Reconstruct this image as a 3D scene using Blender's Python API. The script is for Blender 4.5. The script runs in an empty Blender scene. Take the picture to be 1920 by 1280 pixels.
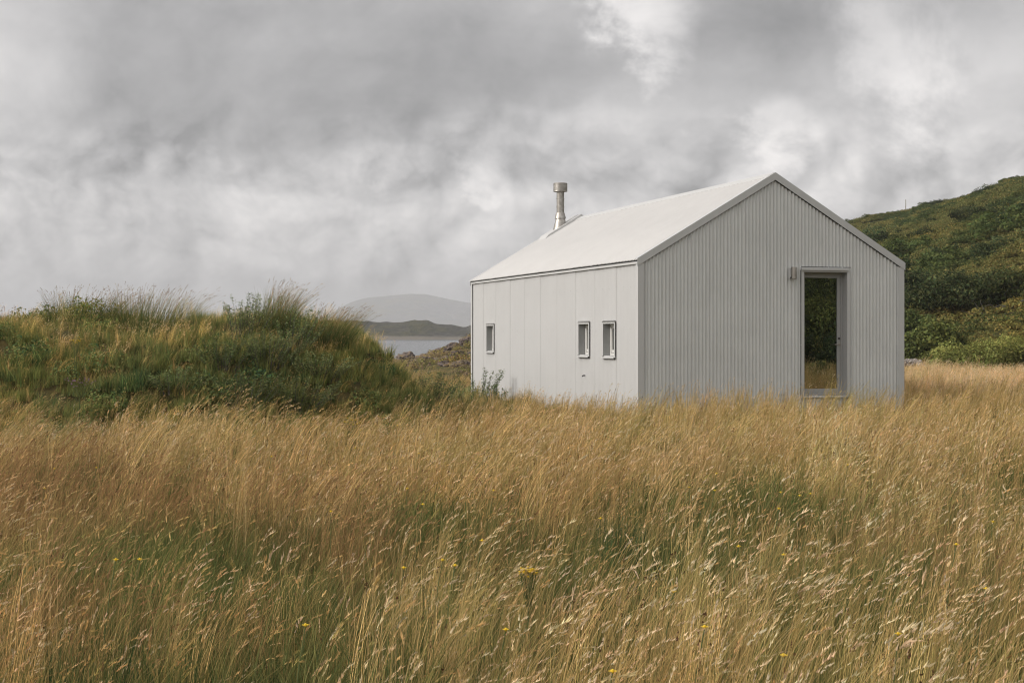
import bpy, math, random
import numpy as np
from mathutils import Vector, Matrix, noise as mnoise

sc = bpy.context.scene
R = math.radians
rng = np.random.default_rng(7)
random.seed(7)

# ------------------------------------------------------------------ camera
EYE = 1.65
FPX = 2667.0            # focal length in pixels of the 1920 px wide photograph
HOR = 625.0             # horizon row
cam_d = bpy.data.cameras.new("camera")
cam = bpy.data.objects.new("camera", cam_d)
sc.collection.objects.link(cam)
cam.location = (0, 0, EYE)
cam.rotation_euler = (R(90), 0, 0)
cam_d.sensor_width = 36.0
cam_d.lens = 36.0 * FPX / 1920.0
cam_d.shift_y = -(640.0 - HOR) / 1920.0
cam_d.clip_start = 0.05
cam_d.clip_end = 20000.0
sc.camera = cam

# ------------------------------------------------------------------ render settings
sc.view_settings.view_transform = 'Standard'
sc.view_settings.look = 'None'
sc.view_settings.gamma = 1
sc.view_settings.exposure = 0.0
cy = sc.cycles
cy.max_bounces = 6
cy.diffuse_bounces = 3
cy.glossy_bounces = 3
cy.transmission_bounces = 4
cy.transparent_max_bounces = 6
cy.volume_bounces = 1
cy.sample_clamp_indirect = 4.0
cy.use_denoising = True
cy.denoiser = 'OPENIMAGEDENOISE'
cy.denoising_input_passes = 'RGB_ALBEDO_NORMAL'
cy.denoising_prefilter = 'ACCURATE'
cy.pixel_filter_type = 'BLACKMAN_HARRIS'
cy.filter_width = 1.15

# ------------------------------------------------------------------ sun
SUN_EL = R(31)
sun_az = Vector((-0.977, -0.213, 0)).normalized()
sdir = Vector((sun_az.x * math.cos(SUN_EL), sun_az.y * math.cos(SUN_EL), math.sin(SUN_EL)))
sd = bpy.data.lights.new("sun", 'SUN')
sd.energy = 2.2
sd.angle = R(0.9)
sd.color = (1.0, 0.965, 0.92)
so = bpy.data.objects.new("sun", sd)
sc.collection.objects.link(so)
so.rotation_euler = sdir.to_track_quat('Z', 'Y').to_euler()


# ------------------------------------------------------------------ node helper
class NT:
    def __init__(s, tree):
        s.t = tree

    def new(s, typ, **kw):
        n = s.t.nodes.new(typ)
        for k, v in kw.items():
            setattr(n, k, v)
        return n

    def put(s, sock, v):
        if hasattr(v, 'is_output'):
            s.t.links.new(v, sock)
        elif v is not None:
            sock.default_value = v

    def m(s, op, a, b=None, c=None, clamp=False):
        n = s.new('ShaderNodeMath', operation=op)
        n.use_clamp = clamp
        for i, v in enumerate((a, b, c)):
            if v is not None:
                s.put(n.inputs[i], v)
        return n.outputs[0]

    def noise(s, vec, scale, detail=4, rough=0.55, lac=2.0, dist=0.0):
        n = s.new('ShaderNodeTexNoise')
        if vec is not None:
            s.put(n.inputs['Vector'], vec)
        n.inputs['Scale'].default_value = scale
        n.inputs['Detail'].default_value = detail
        n.inputs['Roughness'].default_value = rough
        n.inputs['Lacunarity'].default_value = lac
        n.inputs['Distortion'].default_value = dist
        return n.outputs['Fac']

    def sstep(s, x, a, b):
        n = s.new('ShaderNodeMapRange', interpolation_type='SMOOTHSTEP')
        s.put(n.inputs['Value'], x)
        n.inputs['From Min'].default_value = a
        n.inputs['From Max'].default_value = b
        return n.outputs['Result']

    def mix(s, fac, a, b, blend='MIX'):
        n = s.new('ShaderNodeMix', data_type='RGBA', blend_type=blend)
        s.put(n.inputs[0], fac)
        s.put(n.inputs[6], a if not isinstance(a, tuple) else (*a[:3], 1))
        s.put(n.inputs[7], b if not isinstance(b, tuple) else (*b[:3], 1))
        return n.outputs[2]

    def comb(s, x, y, z):
        n = s.new('ShaderNodeCombineXYZ')
        for i, v in enumerate((x, y, z)):
            s.put(n.inputs[i], v)
        return n.outputs[0]


# ------------------------------------------------------------------ world: Nishita sky seen through a broken cloud layer
w = bpy.data.worlds.new("World")
sc.world = w
w.use_nodes = True
wt = w.node_tree
wt.nodes.clear()
N = NT(wt)
tc = N.new('ShaderNodeTexCoord')
sep = N.new('ShaderNodeSeparateXYZ')
wt.links.new(tc.outputs['Generated'], sep.inputs[0])
dx, dy, dz = sep.outputs
ay = N.m('MAXIMUM', N.m('ABSOLUTE', dy), 0.12)
U = N.m('DIVIDE', dx, ay)            # tan of the bearing
V = N.m('DIVIDE', dz, ay)            # tan of the height
sky = N.new('ShaderNodeTexSky', sky_type='NISHITA')
sky.sun_disc = False
sky.sun_elevation = SUN_EL
sky.sun_rotation = math.atan2(sun_az.x, sun_az.y)
sky.air_density = 1.0
sky.dust_density = 2.0
wn1 = N.noise(N.comb(N.m('MULTIPLY', U, 0.75), N.m('MULTIPLY', V, 1.5), 3.7), 5.0, 6, 0.55)
wn2 = N.noise(N.comb(U, V, 9.1), 15.0, 7, 0.62)
wn3 = N.noise(N.comb(U, N.m('MULTIPLY', V, 1.2), 21.3), 8.5, 7, 0.60, dist=0.35)
wn4 = N.noise(N.comb(N.m('MULTIPLY', U, 1.5), N.m('MULTIPLY', V, 0.55), 33.3), 9.0, 5, 0.55)
n1 = N.m('SUBTRACT', wn1, 0.5)
n2 = N.m('SUBTRACT', wn2, 0.5)
n3 = N.m('SUBTRACT', wn3, 0.5)
n4 = N.m('SUBTRACT', wn4, 0.5)


def billow(du, dv):
    """rounded heaps of cloud: folded noise in four sizes"""
    u = N.m('ADD', N.m('ADD', U, du), N.m('MULTIPLY', n1, 0.05))
    v = N.m('MULTIPLY', N.m('ADD', N.m('ADD', V, dv), N.m('MULTIPLY', n3, 0.03)), 1.25)
    tot = None
    for k, (f, a) in enumerate(((7.0, .50), (15.0, .27), (33.0, .14), (70.0, .07), (150.0, .03))):
        q = N.noise(N.comb(u, v, 2.3 + 5.1 * k), f, 0, 0.5)
        q = N.m('MULTIPLY', N.m('ABSOLUTE', N.m('SUBTRACT', q, 0.5)), 2.0 * a)
        tot = q if tot is None else N.m('ADD', tot, q)
    return tot


bw = billow(0.0, 0.0)
relief = N.m('SUBTRACT', billow(-0.010, 0.009), bw)          # sides of the billows turned to the sun
Uw = N.m('ADD', U, N.m('ADD', N.m('MULTIPLY', n1, 0.06), N.m('MULTIPLY', n2, 0.05)))
Vw = N.m('ADD', V, N.m('ADD', N.m('MULTIPLY', n3, 0.06), N.m('MULTIPLY', n2, 0.04)))


def blob(px, py, sx, sy, ragged=1.0, edge=0.35, uu=None, vv=None):
    """patch of cloud round a bearing and height with a ragged edge, 1 in the middle and 0 outside"""
    uc, vc = (px - 960) / FPX, (HOR - py) / FPX
    a = N.m('DIVIDE', N.m('SUBTRACT', uu or Uw, uc), sx / FPX)
    b = N.m('DIVIDE', N.m('SUBTRACT', vv or Vw, vc), sy / FPX)
    d = N.m('SQRT', N.m('ADD', N.m('MULTIPLY', a, a), N.m('MULTIPLY', b, b)))
    f = N.m('SUBTRACT', 1.5, d)
    f = N.m('ADD', f, N.m('MULTIPLY', N.m('ADD', n3, N.m('MULTIPLY', n2, 0.8)), 3.2 * ragged))
    return N.sstep(f, 0.5 - edge, 0.5 + edge)


val = N.m('ADD', 0.622, N.m('MULTIPLY', n1, 0.24))
val = N.m('ADD', val, N.m('MULTIPLY', n3, 0.34))
val = N.m('ADD', val, N.m('MULTIPLY', n2, 0.05))
# heaped billows below the deck: pale heads with greyer undersides
lowpart = N.sstep(Vw, 0.175, 0.11)
val = N.m('ADD', val, N.m('MULTIPLY', N.m('MULTIPLY', N.m('SUBTRACT', bw, 0.16), lowpart), 0.45))
val = N.m('ADD', val, N.m('MULTIPLY', N.m('MULTIPLY', n4, lowpart), 0.04))
val = N.m('ADD', val, N.m('MULTIPLY', N.m('MULTIPLY', relief, N.m('MULTIPLY_ADD', lowpart, 0.8, 0.2)), -1.4))
# the flat grey deck above, its lower edge rising to the right
edge = N.m('SUBTRACT', Vw, N.m('MULTIPLY_ADD', Uw, 0.17, 0.152))
deck = N.sstep(edge, -0.022, 0.030)
dk = N.m('MULTIPLY', deck, N.m('ADD', 0.205, N.m('MULTIPLY', n1, -0.14)))
val = N.m('SUBTRACT', val, dk)


def add(b, amt):
    global val
    val = N.m('ADD', val, N.m('MULTIPLY', b, amt))


add(blob(330, 245, 380, 60, .35, 1.0), -0.065)
add(blob(640, 160, 260, 100, .6, 0.9), -0.035)
add(blob(1000, 150, 150, 70, .8, 0.7), -0.045)
add(blob(1430, 70, 110, 110, .8, 0.6), -0.05)
add(blob(-60, 110, 150, 260, .2, 1.2), 0.36)
add(blob(1225, 55, 60, 80, 1.3, .75), 0.42)
add(blob(1190, 30, 40, 50, 1.0, .45), 0.07)
add(blob(1650, 75, 90, 110, 1.2, .9), 0.33)
add(blob(1840, 150, 120, 130, 0.9, .8), 0.12)
add(blob(1440, 225, 60, 40, 1.7, .75), 0.26)
add(blob(1540, 290, 170, 90, .7, .9), 0.05)
add(blob(1120, 245, 90, 36, 1.0, .5), 0.05)
add(blob(910, 318, 50, 36, 2.6, .9), 0.24)
add(blob(722, 292, 34, 24, 2.2, .8), 0.12)
add(blob(190, 385, 60, 40, .9, .5), 0.07)
add(blob(600, 345, 80, 60, .9, .7), 0.06)
add(blob(1000, 335, 60, 50, .8, .4), -0.07)
add(blob(1180, 330, 100, 60, .8, .6), -0.04)
# greyer air low down over the sea
low = N.m('MULTIPLY', N.sstep(V, 0.060, 0.0), N.sstep(U, 0.22, -0.12))
val = N.m('SUBTRACT', val, N.m('MULTIPLY', low, 0.25))
# a shower lying on the water
add(blob(640, 610, 330, 50, .12, .9, U, V), -0.10)
val = N.m('MAXIMUM', val, 0.28)
# sky brightened round the sun, overhead and behind the camera, as added fill
sv = N.new('ShaderNodeVectorMath', operation='DOT_PRODUCT')
wt.links.new(tc.outputs['Generated'], sv.inputs[0])
sv.inputs[1].default_value = sdir
glow = N.m('POWER', N.m('MAXIMUM', sv.outputs['Value'], 0.0), 4.0)
val = N.m('ADD', val, N.m('MULTIPLY', glow, 1.7))
val = N.m('ADD', val, N.m('MULTIPLY', N.sstep(dy, 0.25, -0.5), 0.30))
val = N.m('ADD', val, N.m('MULTIPLY', N.sstep(dz, 0.25, 0.8), 0.25))
cr = N.new('ShaderNodeCombineColor')
N.put(cr.inputs[0], N.m('MULTIPLY', val, 1.0))
N.put(cr.inputs[1], N.m('MULTIPLY', val, N.m('MULTIPLY_ADD', val, -0.03, 0.998, clamp=False)))
N.put(cr.inputs[2], N.m('MULTIPLY', val, N.m('MAXIMUM', N.m('MULTIPLY_ADD', val, -0.07, 1.022), 0.88)))   # brighter sky is creamier
bg1 = N.new('ShaderNodeBackground')
wt.links.new(sky.outputs[0], bg1.inputs[0])
bg1.inputs[1].default_value = 0.06
bg2 = N.new('ShaderNodeBackground')
wt.links.new(cr.outputs[0], bg2.inputs[0])
bg2.inputs[1].default_value = 1.0
ms = N.new('ShaderNodeMixShader')
ms.inputs[0].default_value = 0.93      # the cloud layer covers nearly all of the blue
wt.links.new(bg1.outputs[0], ms.inputs[1])
wt.links.new(bg2.outputs[0], ms.inputs[2])
wo = N.new('ShaderNodeOutputWorld')
wt.links.new(ms.outputs[0], wo.inputs[0])
w.cycles.sampling_method = 'MANUAL'
w.cycles.sample_map_resolution = 512


# ------------------------------------------------------------------ object helpers
def tag(o, label=None, cat=None, group=None, kind=None):
    if label:
        o['label'] = label
    if cat:
        o['category'] = cat
    if group:
        o['group'] = group
    if kind:
        o['kind'] = kind
    return o


def empty(name, loc, rz=0.0):
    o = bpy.data.objects.new(name, None)
    o.empty_display_size = 0.2
    sc.collection.objects.link(o)
    o.location = loc
    o.rotation_euler = (0, 0, rz)
    return o


class MB:
    """collects triangles and quads, with an optional colour per vertex"""

    def __init__(s):
        s.v, s.f, s.c, s.n = [], [], [], 0

    def add(s, verts, faces, col=None):
        verts = np.asarray(verts, dtype=np.float32).reshape(-1, 3)
        faces = np.asarray(faces, dtype=np.int32)
        s.v.append(verts)
        s.f.append(faces + s.n)
        if col is not None:
            col = np.asarray(col, dtype=np.float32)
            if col.ndim == 1:
                col = np.tile(col, (len(verts), 1))
            s.c.append(col)
        s.n += len(verts)
        return s

    def mesh(s, name, mat, smooth=False):
        v = np.concatenate(s.v)
        me = bpy.data.meshes.new(name)
        loops = np.concatenate([f.ravel() for f in s.f])
        tot = np.concatenate([np.full(len(f), f.shape[1], dtype=np.int32) for f in s.f])
        start = np.concatenate([[0], np.cumsum(tot)[:-1]]).astype(np.int32)
        me.vertices.add(len(v))
        me.vertices.foreach_set('co', v.ravel())
        me.loops.add(len(loops))
        me.loops.foreach_set('vertex_index', loops)
        me.polygons.add(len(tot))
        me.polygons.foreach_set('loop_start', start)
        if s.c:
            c = np.concatenate(s.c)
            a = me.attributes.new('col', 'FLOAT_COLOR', 'POINT')
            a.data.foreach_set('color', np.concatenate([c, np.ones((len(c), 1), np.float32)], 1).ravel())
        me.update(calc_edges=True)
        me.validate()
        me.polygons.foreach_set('use_smooth', np.full(len(tot), smooth))
        if mat:
            me.materials.append(mat)
        return me

    def build(s, name, mat, parent=None, smooth=False, link=True):
        o = bpy.data.objects.new(name, s.mesh(name, mat, smooth))
        if link:
            sc.collection.objects.link(o)
        if parent:
            o.parent = parent
        return o

    def box(s, x0, x1, y0, y1, z0, z1):
        v = [(x, y, z) for z in (z0, z1) for y in (y0, y1) for x in (x0, x1)]
        f = [(0, 2, 3, 1), (4, 5, 7, 6), (0, 1, 5, 4), (2, 6, 7, 3), (0, 4, 6, 2), (1, 3, 7, 5)]
        return s.add(v, f)

    def prism(s, poly, axis, a, b):
        """a closed polygon of 2-D points pushed along axis 'x', 'y' or 'z' from a to b"""
        n = len(poly)
        vs = []
        for t in (a, b):
            for p, q in poly:
                vs.append((t, p, q) if axis == 'x' else (p, t, q) if axis == 'y' else (p, q, t))
        s.add(vs, [(i, (i + 1) % n, n + (i + 1) % n, n + i) for i in range(n)])
        base = s.n - 2 * n
        cap = []
        for k in range(1, n - 1):
            cap += [(0, k + 1, k), (n, n + k, n + k + 1)]
        s.f.append(np.asarray(cap, np.int32) + base)
        return s

    def tube(s, pts, rad, seg=8, col=None, cap=True):
        pts = np.asarray(pts, float)
        n = len(pts)
        rad = np.broadcast_to(np.asarray(rad, float), (n,))
        tan = np.gradient(pts, axis=0)
        tan /= np.linalg.norm(tan, axis=1, keepdims=True) + 1e-9
        ref = np.array([0.0, 0, 1]) if abs(tan[0][2]) < 0.8 else np.array([1.0, 0, 0])
        a = np.cross(tan, ref)
        a /= np.linalg.norm(a, axis=1, keepdims=True) + 1e-9
        b = np.cross(tan, a)
        th = np.linspace(0, 2 * math.pi, seg, endpoint=False)
        v = pts[:, None] + rad[:, None, None] * (a[:, None] * np.cos(th)[None, :, None] + b[:, None] * np.sin(th)[None, :, None])
        i, k = np.meshgrid(np.arange(n - 1), np.arange(seg), indexing='ij')
        k2 = (k + 1) % seg
        f = np.stack([i * seg + k, i * seg + k2, (i + 1) * seg + k2, (i + 1) * seg + k], -1).reshape(-1, 4)
        s.add(v.reshape(-1, 3), f, col)
        if cap:
            for e in (0, n - 1):
                base = s.n - n * seg + e * seg
                s.f.append(np.array([(0, q, q + 1) if e else (0, q + 1, q) for q in range(1, seg - 1)], np.int32) + base)
        return s

    def lathe(s, prof, seg=28, center=(0, 0)):
        prof = np.asarray(prof, float)
        th = np.linspace(0, 2 * math.pi, seg, endpoint=False)
        n = len(prof)
        v = np.stack([prof[:, None, 0] * np.cos(th) + center[0], prof[:, None, 0] * np.sin(th) + center[1],
                      np.repeat(prof[:, 1:2], seg, 1)], -1)
        i, k = np.meshgrid(np.arange(n - 1), np.arange(seg), indexing='ij')
        k2 = (k + 1) % seg
        f = np.stack([i * seg + k, i * seg + k2, (i + 1) * seg + k2, (i + 1) * seg + k], -1).reshape(-1, 4)
        return s.add(v.reshape(-1, 3), f)


def vnoise(x, y, seed=0):
    """smooth value noise 0..1 on arrays"""
    x = np.asarray(x, float)
    y = np.asarray(y, float)
    xi, yi = np.floor(x).astype(np.int64), np.floor(y).astype(np.int64)
    fx, fy = x - xi, y - yi
    fx, fy = fx * fx * (3 - 2 * fx), fy * fy * (3 - 2 * fy)

    def h(a, b):
        n = (a * 374761393 + b * 668265263 + seed * 974634777) & 0xFFFFFFFF
        n = ((n ^ (n >> 13)) * 1274126177) & 0xFFFFFFFF
        return ((n ^ (n >> 16)) & 0xFFFF) / 65535.0
    return (h(xi, yi) * (1 - fx) + h(xi + 1, yi) * fx) * (1 - fy) + (h(xi, yi + 1) * (1 - fx) + h(xi + 1, yi + 1) * fx) * fy


def fbm(x, y, seed=0, oct=4):
    t, a, s = 0, 1.0, 0
    for k in range(oct):
        t = t + a * vnoise(x * 2 ** k, y * 2 ** k, seed + k)
        s += a
        a *= 0.5
    return t / s - 0.5


def ss(x, a, b):
    t = np.clip((np.asarray(x, float) - a) / (b - a), 0, 1)
    return t * t * (3 - 2 * t)


# ------------------------------------------------------------------ lie of the land
MX = np.array([-60, -30, -14, -7.9, -6.5, -5.0, -4.0, -2.97, -2.3, -1.8, -1.2, -0.66, 0.2])
MH = np.array([1.2, 1.7, 1.75, 1.66, 1.72, 1.78, 1.72, 1.66, 1.36, 0.82, 0.20, 0.0, 0.0])


def mound_h(x, y):
    """grassy bank on the left; its right end curves away behind the meadow"""
    xs = np.asarray(x, float) + 0.095 * np.maximum(np.asarray(y, float) - 22, 0)
    H = np.interp(xs, MX, MH)
    yf = 18.1 + 1.2 * ss(x, -9, 0) + 0.9 * fbm(np.asarray(x) * .45, np.asarray(y) * 0, 3)
    up = ss(y, yf, yf + 3.3)
    dn = 1 - ss(y, 27, 46)
    lumps = 0.8 * fbm(np.asarray(x) * .9, np.asarray(y) * .9, 11) + 0.16 * fbm(np.asarray(x) * 2.6, np.asarray(y) * 2.6, 17, 3)
    return H * up * dn + lumps * np.clip(H * up, 0, 1) * dn


def rock_h(x, y):
    """low rocky rise behind the far corner of the house"""
    c = np.interp(y, [48, 95], [-0.2, -1.0])
    e = ss(np.asarray(x) - c, -6.5, 3.5)
    return 3.2 * e * ss(y, 50, 88) * (1 - ss(y, 110, 170)) * (1 - ss(x, 10, 26)) * (0.8 + 0.5 * fbm(np.asarray(x) * .25, np.asarray(y) * .25, 31)) \
        + 0.9 * ss(y, 50, 62) * (1 - ss(y, 120, 170)) * fbm(np.asarray(x) * .5, np.asarray(y) * .5, 33) * (1 - ss(x, 10, 26))


def ground_z(x, y):
    x = np.asarray(x, float)
    y = np.asarray(y, float)
    z = 0.10 * fbm(x * .35, y * .35, 5) + 0.05 * fbm(x * 1.4, y * 1.4, 6) - 0.05
    z = z - 2.9 * ss(y, 62, 235) - 2.0 * ss(y, 230, 420)
    z = z - 5.0 * ss(np.hypot(x, y), 500, 900)
    flat = 1 - ss(np.hypot(x - 4, y - 32) - 9, 0, 6)          # level round the house
    return z * (1 - 0.6 * flat) + mound_h(x, y) + rock_h(x, y)


# foot of the hill: runs from behind the house round to the right of the camera
FOOT = np.array([(-10, 140), (2, 100), (9, 70), (15, 56), (20.5, 52), (24, 43), (23.5, 34), (21, 18), (23, 0), (27, -25), (28, -70)], float)


def foot_s(x, y):
    """signed distance beyond the foot line (positive = up the hill)"""
    p = np.stack([np.asarray(x, float), np.asarray(y, float)], -1)
    best = np.full(p.shape[:-1], 1e9)
    sgn = np.ones(p.shape[:-1])
    for a, b in zip(FOOT[:-1], FOOT[1:]):
        d = b - a
        t = np.clip(((p - a) @ d) / (d @ d), 0, 1)
        q = p - (a + t[..., None] * d)
        dist = np.hypot(q[..., 0], q[..., 1])
        s = np.where(d[0] * q[..., 1] - d[1] * q[..., 0] > 0, 1.0, -1.0)
        m = dist < best
        best = np.where(m, dist, best)
        sgn = np.where(m, s, sgn)
    return best * sgn


def hill_z(x, y):
    x = np.asarray(x, float)
    y = np.asarray(y, float)
    s = foot_s(x, y)
    up = np.clip(s, 0, None)
    prof = 17.0 * (1 - np.exp(-(up / 62) ** 1.25))
    bear = np.where(y > 5, x / np.maximum(y, 5), 1.0)
    prof = prof * (0.06 + 0.66 * ss(bear, 0.06, 0.235) + 0.50 * ss(bear, 0.20, 0.38)) - 7 * (1 - ss(bear, 0.055, 0.10))
    prof = prof * np.interp(bear, [.09, .165, .236, .255, .2775, .300, .315, .334, .349, .36, .5], [1.2, 1.6, 1.66, 1.62, 1.50, 1.43, 1.37, 1.34, 1.335, 1.31, 1.2])
    prof = prof + np.clip(up / 25, 0, 1) * (1.5 * fbm(x * .07, y * .07, 41) + 0.8 * fbm(x * .25, y * .25, 44))
    prof = prof * (1 - 0.7 * ss(s, 110, 200))
    return np.where(s < 0, -0.5 + 0.12 * s * 0 + np.clip(s, -3, 0) * 0.3, prof - 0.5 + 0.5 * ss(s, 0, 3))


def top_z(x, y):
    return np.maximum(ground_z(x, y), hill_z(x, y))


# ------------------------------------------------------------------ materials
def mat(name):
    m = bpy.data.materials.new(name)
    m.use_nodes = True
    m.node_tree.nodes.clear()
    return m, NT(m.node_tree)


def finish(m, n, shader):
    o = n.new('ShaderNodeOutputMaterial')
    m.node_tree.links.new(shader, o.inputs[0])
    return m


def principled(n, col, rough=0.6, metal=0.0, spec=0.5, bump=None, bd=0.01, bs=0.5):
    b = n.new('ShaderNodeBsdfPrincipled')
    n.put(b.inputs['Base Color'], col if not isinstance(col, tuple) else (*col, 1))
    n.put(b.inputs['Roughness'], rough)
    b.inputs['Metallic'].default_value = metal
    b.inputs['Specular IOR Level'].default_value = spec
    if bump is not None:
        u = n.new('ShaderNodeBump')
        u.inputs['Distance'].default_value = bd
        u.inputs['Strength'].default_value = bs
        n.put(u.inputs['Height'], bump)
        n.t.links.new(u.outputs[0], b.inputs['Normal'])
    return b.outputs[0]


def m_painted(name, col, rough=0.45, var=0.06):
    m, n = mat(name)
    tc = n.new('ShaderNodeTexCoord')
    a = n.noise(tc.outputs['Object'], 1.3, 5, 0.6)
    st = n.new('ShaderNodeVectorMath', operation='MULTIPLY')
    n.put(st.inputs[0], tc.outputs['Object'])
    st.inputs[1].default_value = (9, 9, 0.6)
    b = n.noise(st.outputs[0], 1.0, 4, 0.65)
    f = n.m('ADD', n.m('MULTIPLY', a, 0.5), n.m('MULTIPLY', b, 0.5))
    dark = tuple(c * (1 - var * 2.2) for c in col)
    c = n.mix(n.sstep(f, 0.35, 0.68), dark, col)
    return finish(m, n, principled(n, c, rough, 0, 0.35))


M_SHEET = m_painted('coated_sheet_metal', (0.545, 0.543, 0.535), 0.55, 0.018)
M_GABLE = m_painted('coated_sheet_metal_gable', (0.60, 0.615, 0.605), 0.55, 0.05)
M_TRIM = m_painted('trim_metal', (0.53, 0.53, 0.52), 0.5, 0.02)
M_RECESS = m_painted('recess_shade_trim', (0.33, 0.335, 0.33), 0.5, 0.03)  # darkened to put the reveals' shade into the colour; door frames share it
M_FRAME = m_painted('window_frame_paint', (0.66, 0.65, 0.62), 0.4, 0.02)
M_GREYTRIM = m_painted('grey_trim', (0.50, 0.51, 0.505), 0.5, 0.03)
M_DARK = m_painted('dark_rubber', (0.05, 0.05, 0.05), 0.8, 0.1)
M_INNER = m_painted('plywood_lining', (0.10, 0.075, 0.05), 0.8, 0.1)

m, n = mat('stainless_steel')
tc = n.new('ShaderNodeTexCoord')
M_STEEL = finish(m, n, principled(n, n.mix(n.sstep(n.noise(tc.outputs['Object'], 9, 4), 0.4, 0.7), (0.34, 0.32, 0.29), (0.50, 0.48, 0.45)),
                                  n.m('MULTIPLY_ADD', n.noise(tc.outputs['Object'], 5, 3), 0.2, 0.36), 0.95))

m, n = mat('window_glass')
g = n.new('ShaderNodeBsdfGlossy')
g.inputs['Roughness'].default_value = 0.0
g.inputs['Color'].default_value = (0.56, 0.575, 0.56, 1)
tr = n.new('ShaderNodeBsdfTransparent')
tr.inputs['Color'].default_value = (0.25, 0.27, 0.26, 1)
mx = n.new('ShaderNodeMixShader')
lw = n.new('ShaderNodeLayerWeight')
lw.inputs[0].default_value = 0.35
n.put(mx.inputs[0], n.m('MULTIPLY_ADD', lw.outputs['Fresnel'], 0.4, 0.55, clamp=True))
m.node_tree.links.new(tr.outputs[0], mx.inputs[1])
m.node_tree.links.new(g.outputs[0], mx.inputs[2])
M_GLASS = finish(m, n, mx.outputs[0])


def m_foliage(name, transl=0.35, var=0.5, scale=0.35, tints=None, gain=1.0, spec=0.0):
    """leaf colour comes from the leaf itself, drifting between tints over the ground"""
    m, n = mat(name)
    at = n.new('ShaderNodeAttribute', attribute_name='col')
    ge = n.new('ShaderNodeNewGeometry')
    c = at.outputs['Color']
    f = n.noise(ge.outputs['Position'], scale, 4, 0.6)
    f2 = n.noise(ge.outputs['Position'], scale * 5.3, 3, 0.6)
    if tints:
        a, b = tints
        c = n.mix(n.m('MULTIPLY', n.sstep(f, 0.46, 0.64), var), c, n.mix(1.0, c, a, 'MULTIPLY'))
        c = n.mix(n.m('MULTIPLY', n.sstep(f, 0.52, 0.36), var), c, n.mix(1.0, c, b, 'MULTIPLY'))
    oi = n.new('ShaderNodeObjectInfo')
    k = n.m('MULTIPLY_ADD', oi.outputs['Random'], 0.30, 0.85 * gain)
    k = n.m('MULTIPLY', k, n.m('MULTIPLY_ADD', f2, 0.5, 0.75))
    v = n.new('ShaderNodeVectorMath', operation='SCALE')
    n.put(v.inputs[0], c)
    n.put(v.inputs['Scale'], k)
    d = n.new('ShaderNodeBsdfDiffuse')
    n.put(d.inputs['Color'], v.outputs[0])
    t = n.new('ShaderNodeBsdfTranslucent')
    n.put(t.inputs['Color'], v.outputs[0])
    x = n.new('ShaderNodeMixShader')
    x.inputs[0].default_value = transl
    m.node_tree.links.new(d.outputs[0], x.inputs[1])
    m.node_tree.links.new(t.outputs[0], x.inputs[2])
    out = x.outputs[0]
    if spec > 0:
        gl = n.new('ShaderNodeBsdfGlossy')
        gl.inputs['Roughness'].default_value = 0.45
        gl.inputs['Color'].default_value = (0.9, 0.9, 0.9, 1)
        y = n.new('ShaderNodeMixShader')
        y.inputs[0].default_value = spec
        m.node_tree.links.new(out, y.inputs[1])
        m.node_tree.links.new(gl.outputs[0], y.inputs[2])
        out = y.outputs[0]
    return finish(m, n, out)


M_GRASS = m_foliage('meadow_blades', 0.28, 0.5, 0.55, ((1.06, 0.95, 0.82), (0.86, 1.04, 0.85)), gain=1.27)
M_BANK = m_foliage('bank_blades', 0.30, 0.5, 0.6, ((1.12, 1.02, 0.75), (0.82, 1.0, 0.85)), gain=2.0)
M_LEAF = m_foliage('shrub_leaves', 0.28, 0.5, 0.25, ((1.25, 1.05, 0.7), (0.82, 0.98, 0.9)), gain=1.6)
M_HLEAF = m_foliage('hillside_leaves', 0.30, 0.7, 0.06, ((1.22, 1.06, 0.80), (0.80, 0.92, 0.88)), gain=1.65)


def m_bark():
    m, n = mat('bark')
    tc = n.new('ShaderNodeTexCoord')
    f = n.noise(tc.outputs['Object'], 14, 5, 0.65)
    return finish(m, n, principled(n, n.mix(f, (0.045, 0.04, 0.033), (0.13, 0.12, 0.10)), 0.9, bump=f, bd=0.01))


M_BARK = m_bark()


def m_ground():
    m, n = mat('soil_and_thatch')
    ge = n.new('ShaderNodeNewGeometry')
    p = ge.outputs['Position']
    a = n.noise(p, 0.35, 5, 0.6)
    b = n.noise(p, 7.0, 6, 0.7)
    c = n.mix(n.sstep(a, 0.4, 0.62), (0.045, 0.050, 0.022), (0.095, 0.080, 0.038))
    c = n.mix(n.sstep(b, 0.35, 0.7), c, n.mix(1.0, c, (1.9, 1.6, 1.3), 'MULTIPLY'))
    return finish(m, n, principled(n, c, 0.95, 0, 0.1, bump=b, bd=0.06, bs=0.8))


M_GROUND = m_ground()


def m_hill():
    m, n = mat('hillside_turf')
    ge = n.new('ShaderNodeNewGeometry')
    p = ge.outputs['Position']
    a = n.noise(p, 0.05, 6, 0.62)
    b = n.noise(p, 0.9, 7, 0.72)
    c = n.mix(n.sstep(a, 0.38, 0.60), (0.085, 0.088, 0.034), (0.14, 0.12, 0.045))
    c = n.mix(n.sstep(b, 0.32, 0.68), n.mix(1.0, c, (0.55, 0.62, 0.6), 'MULTIPLY'), c)
    return finish(m, n, principled(n, c, 0.95, 0, 0.1, bump=b, bd=0.5, bs=1.0))


M_HILL = m_hill()


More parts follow.
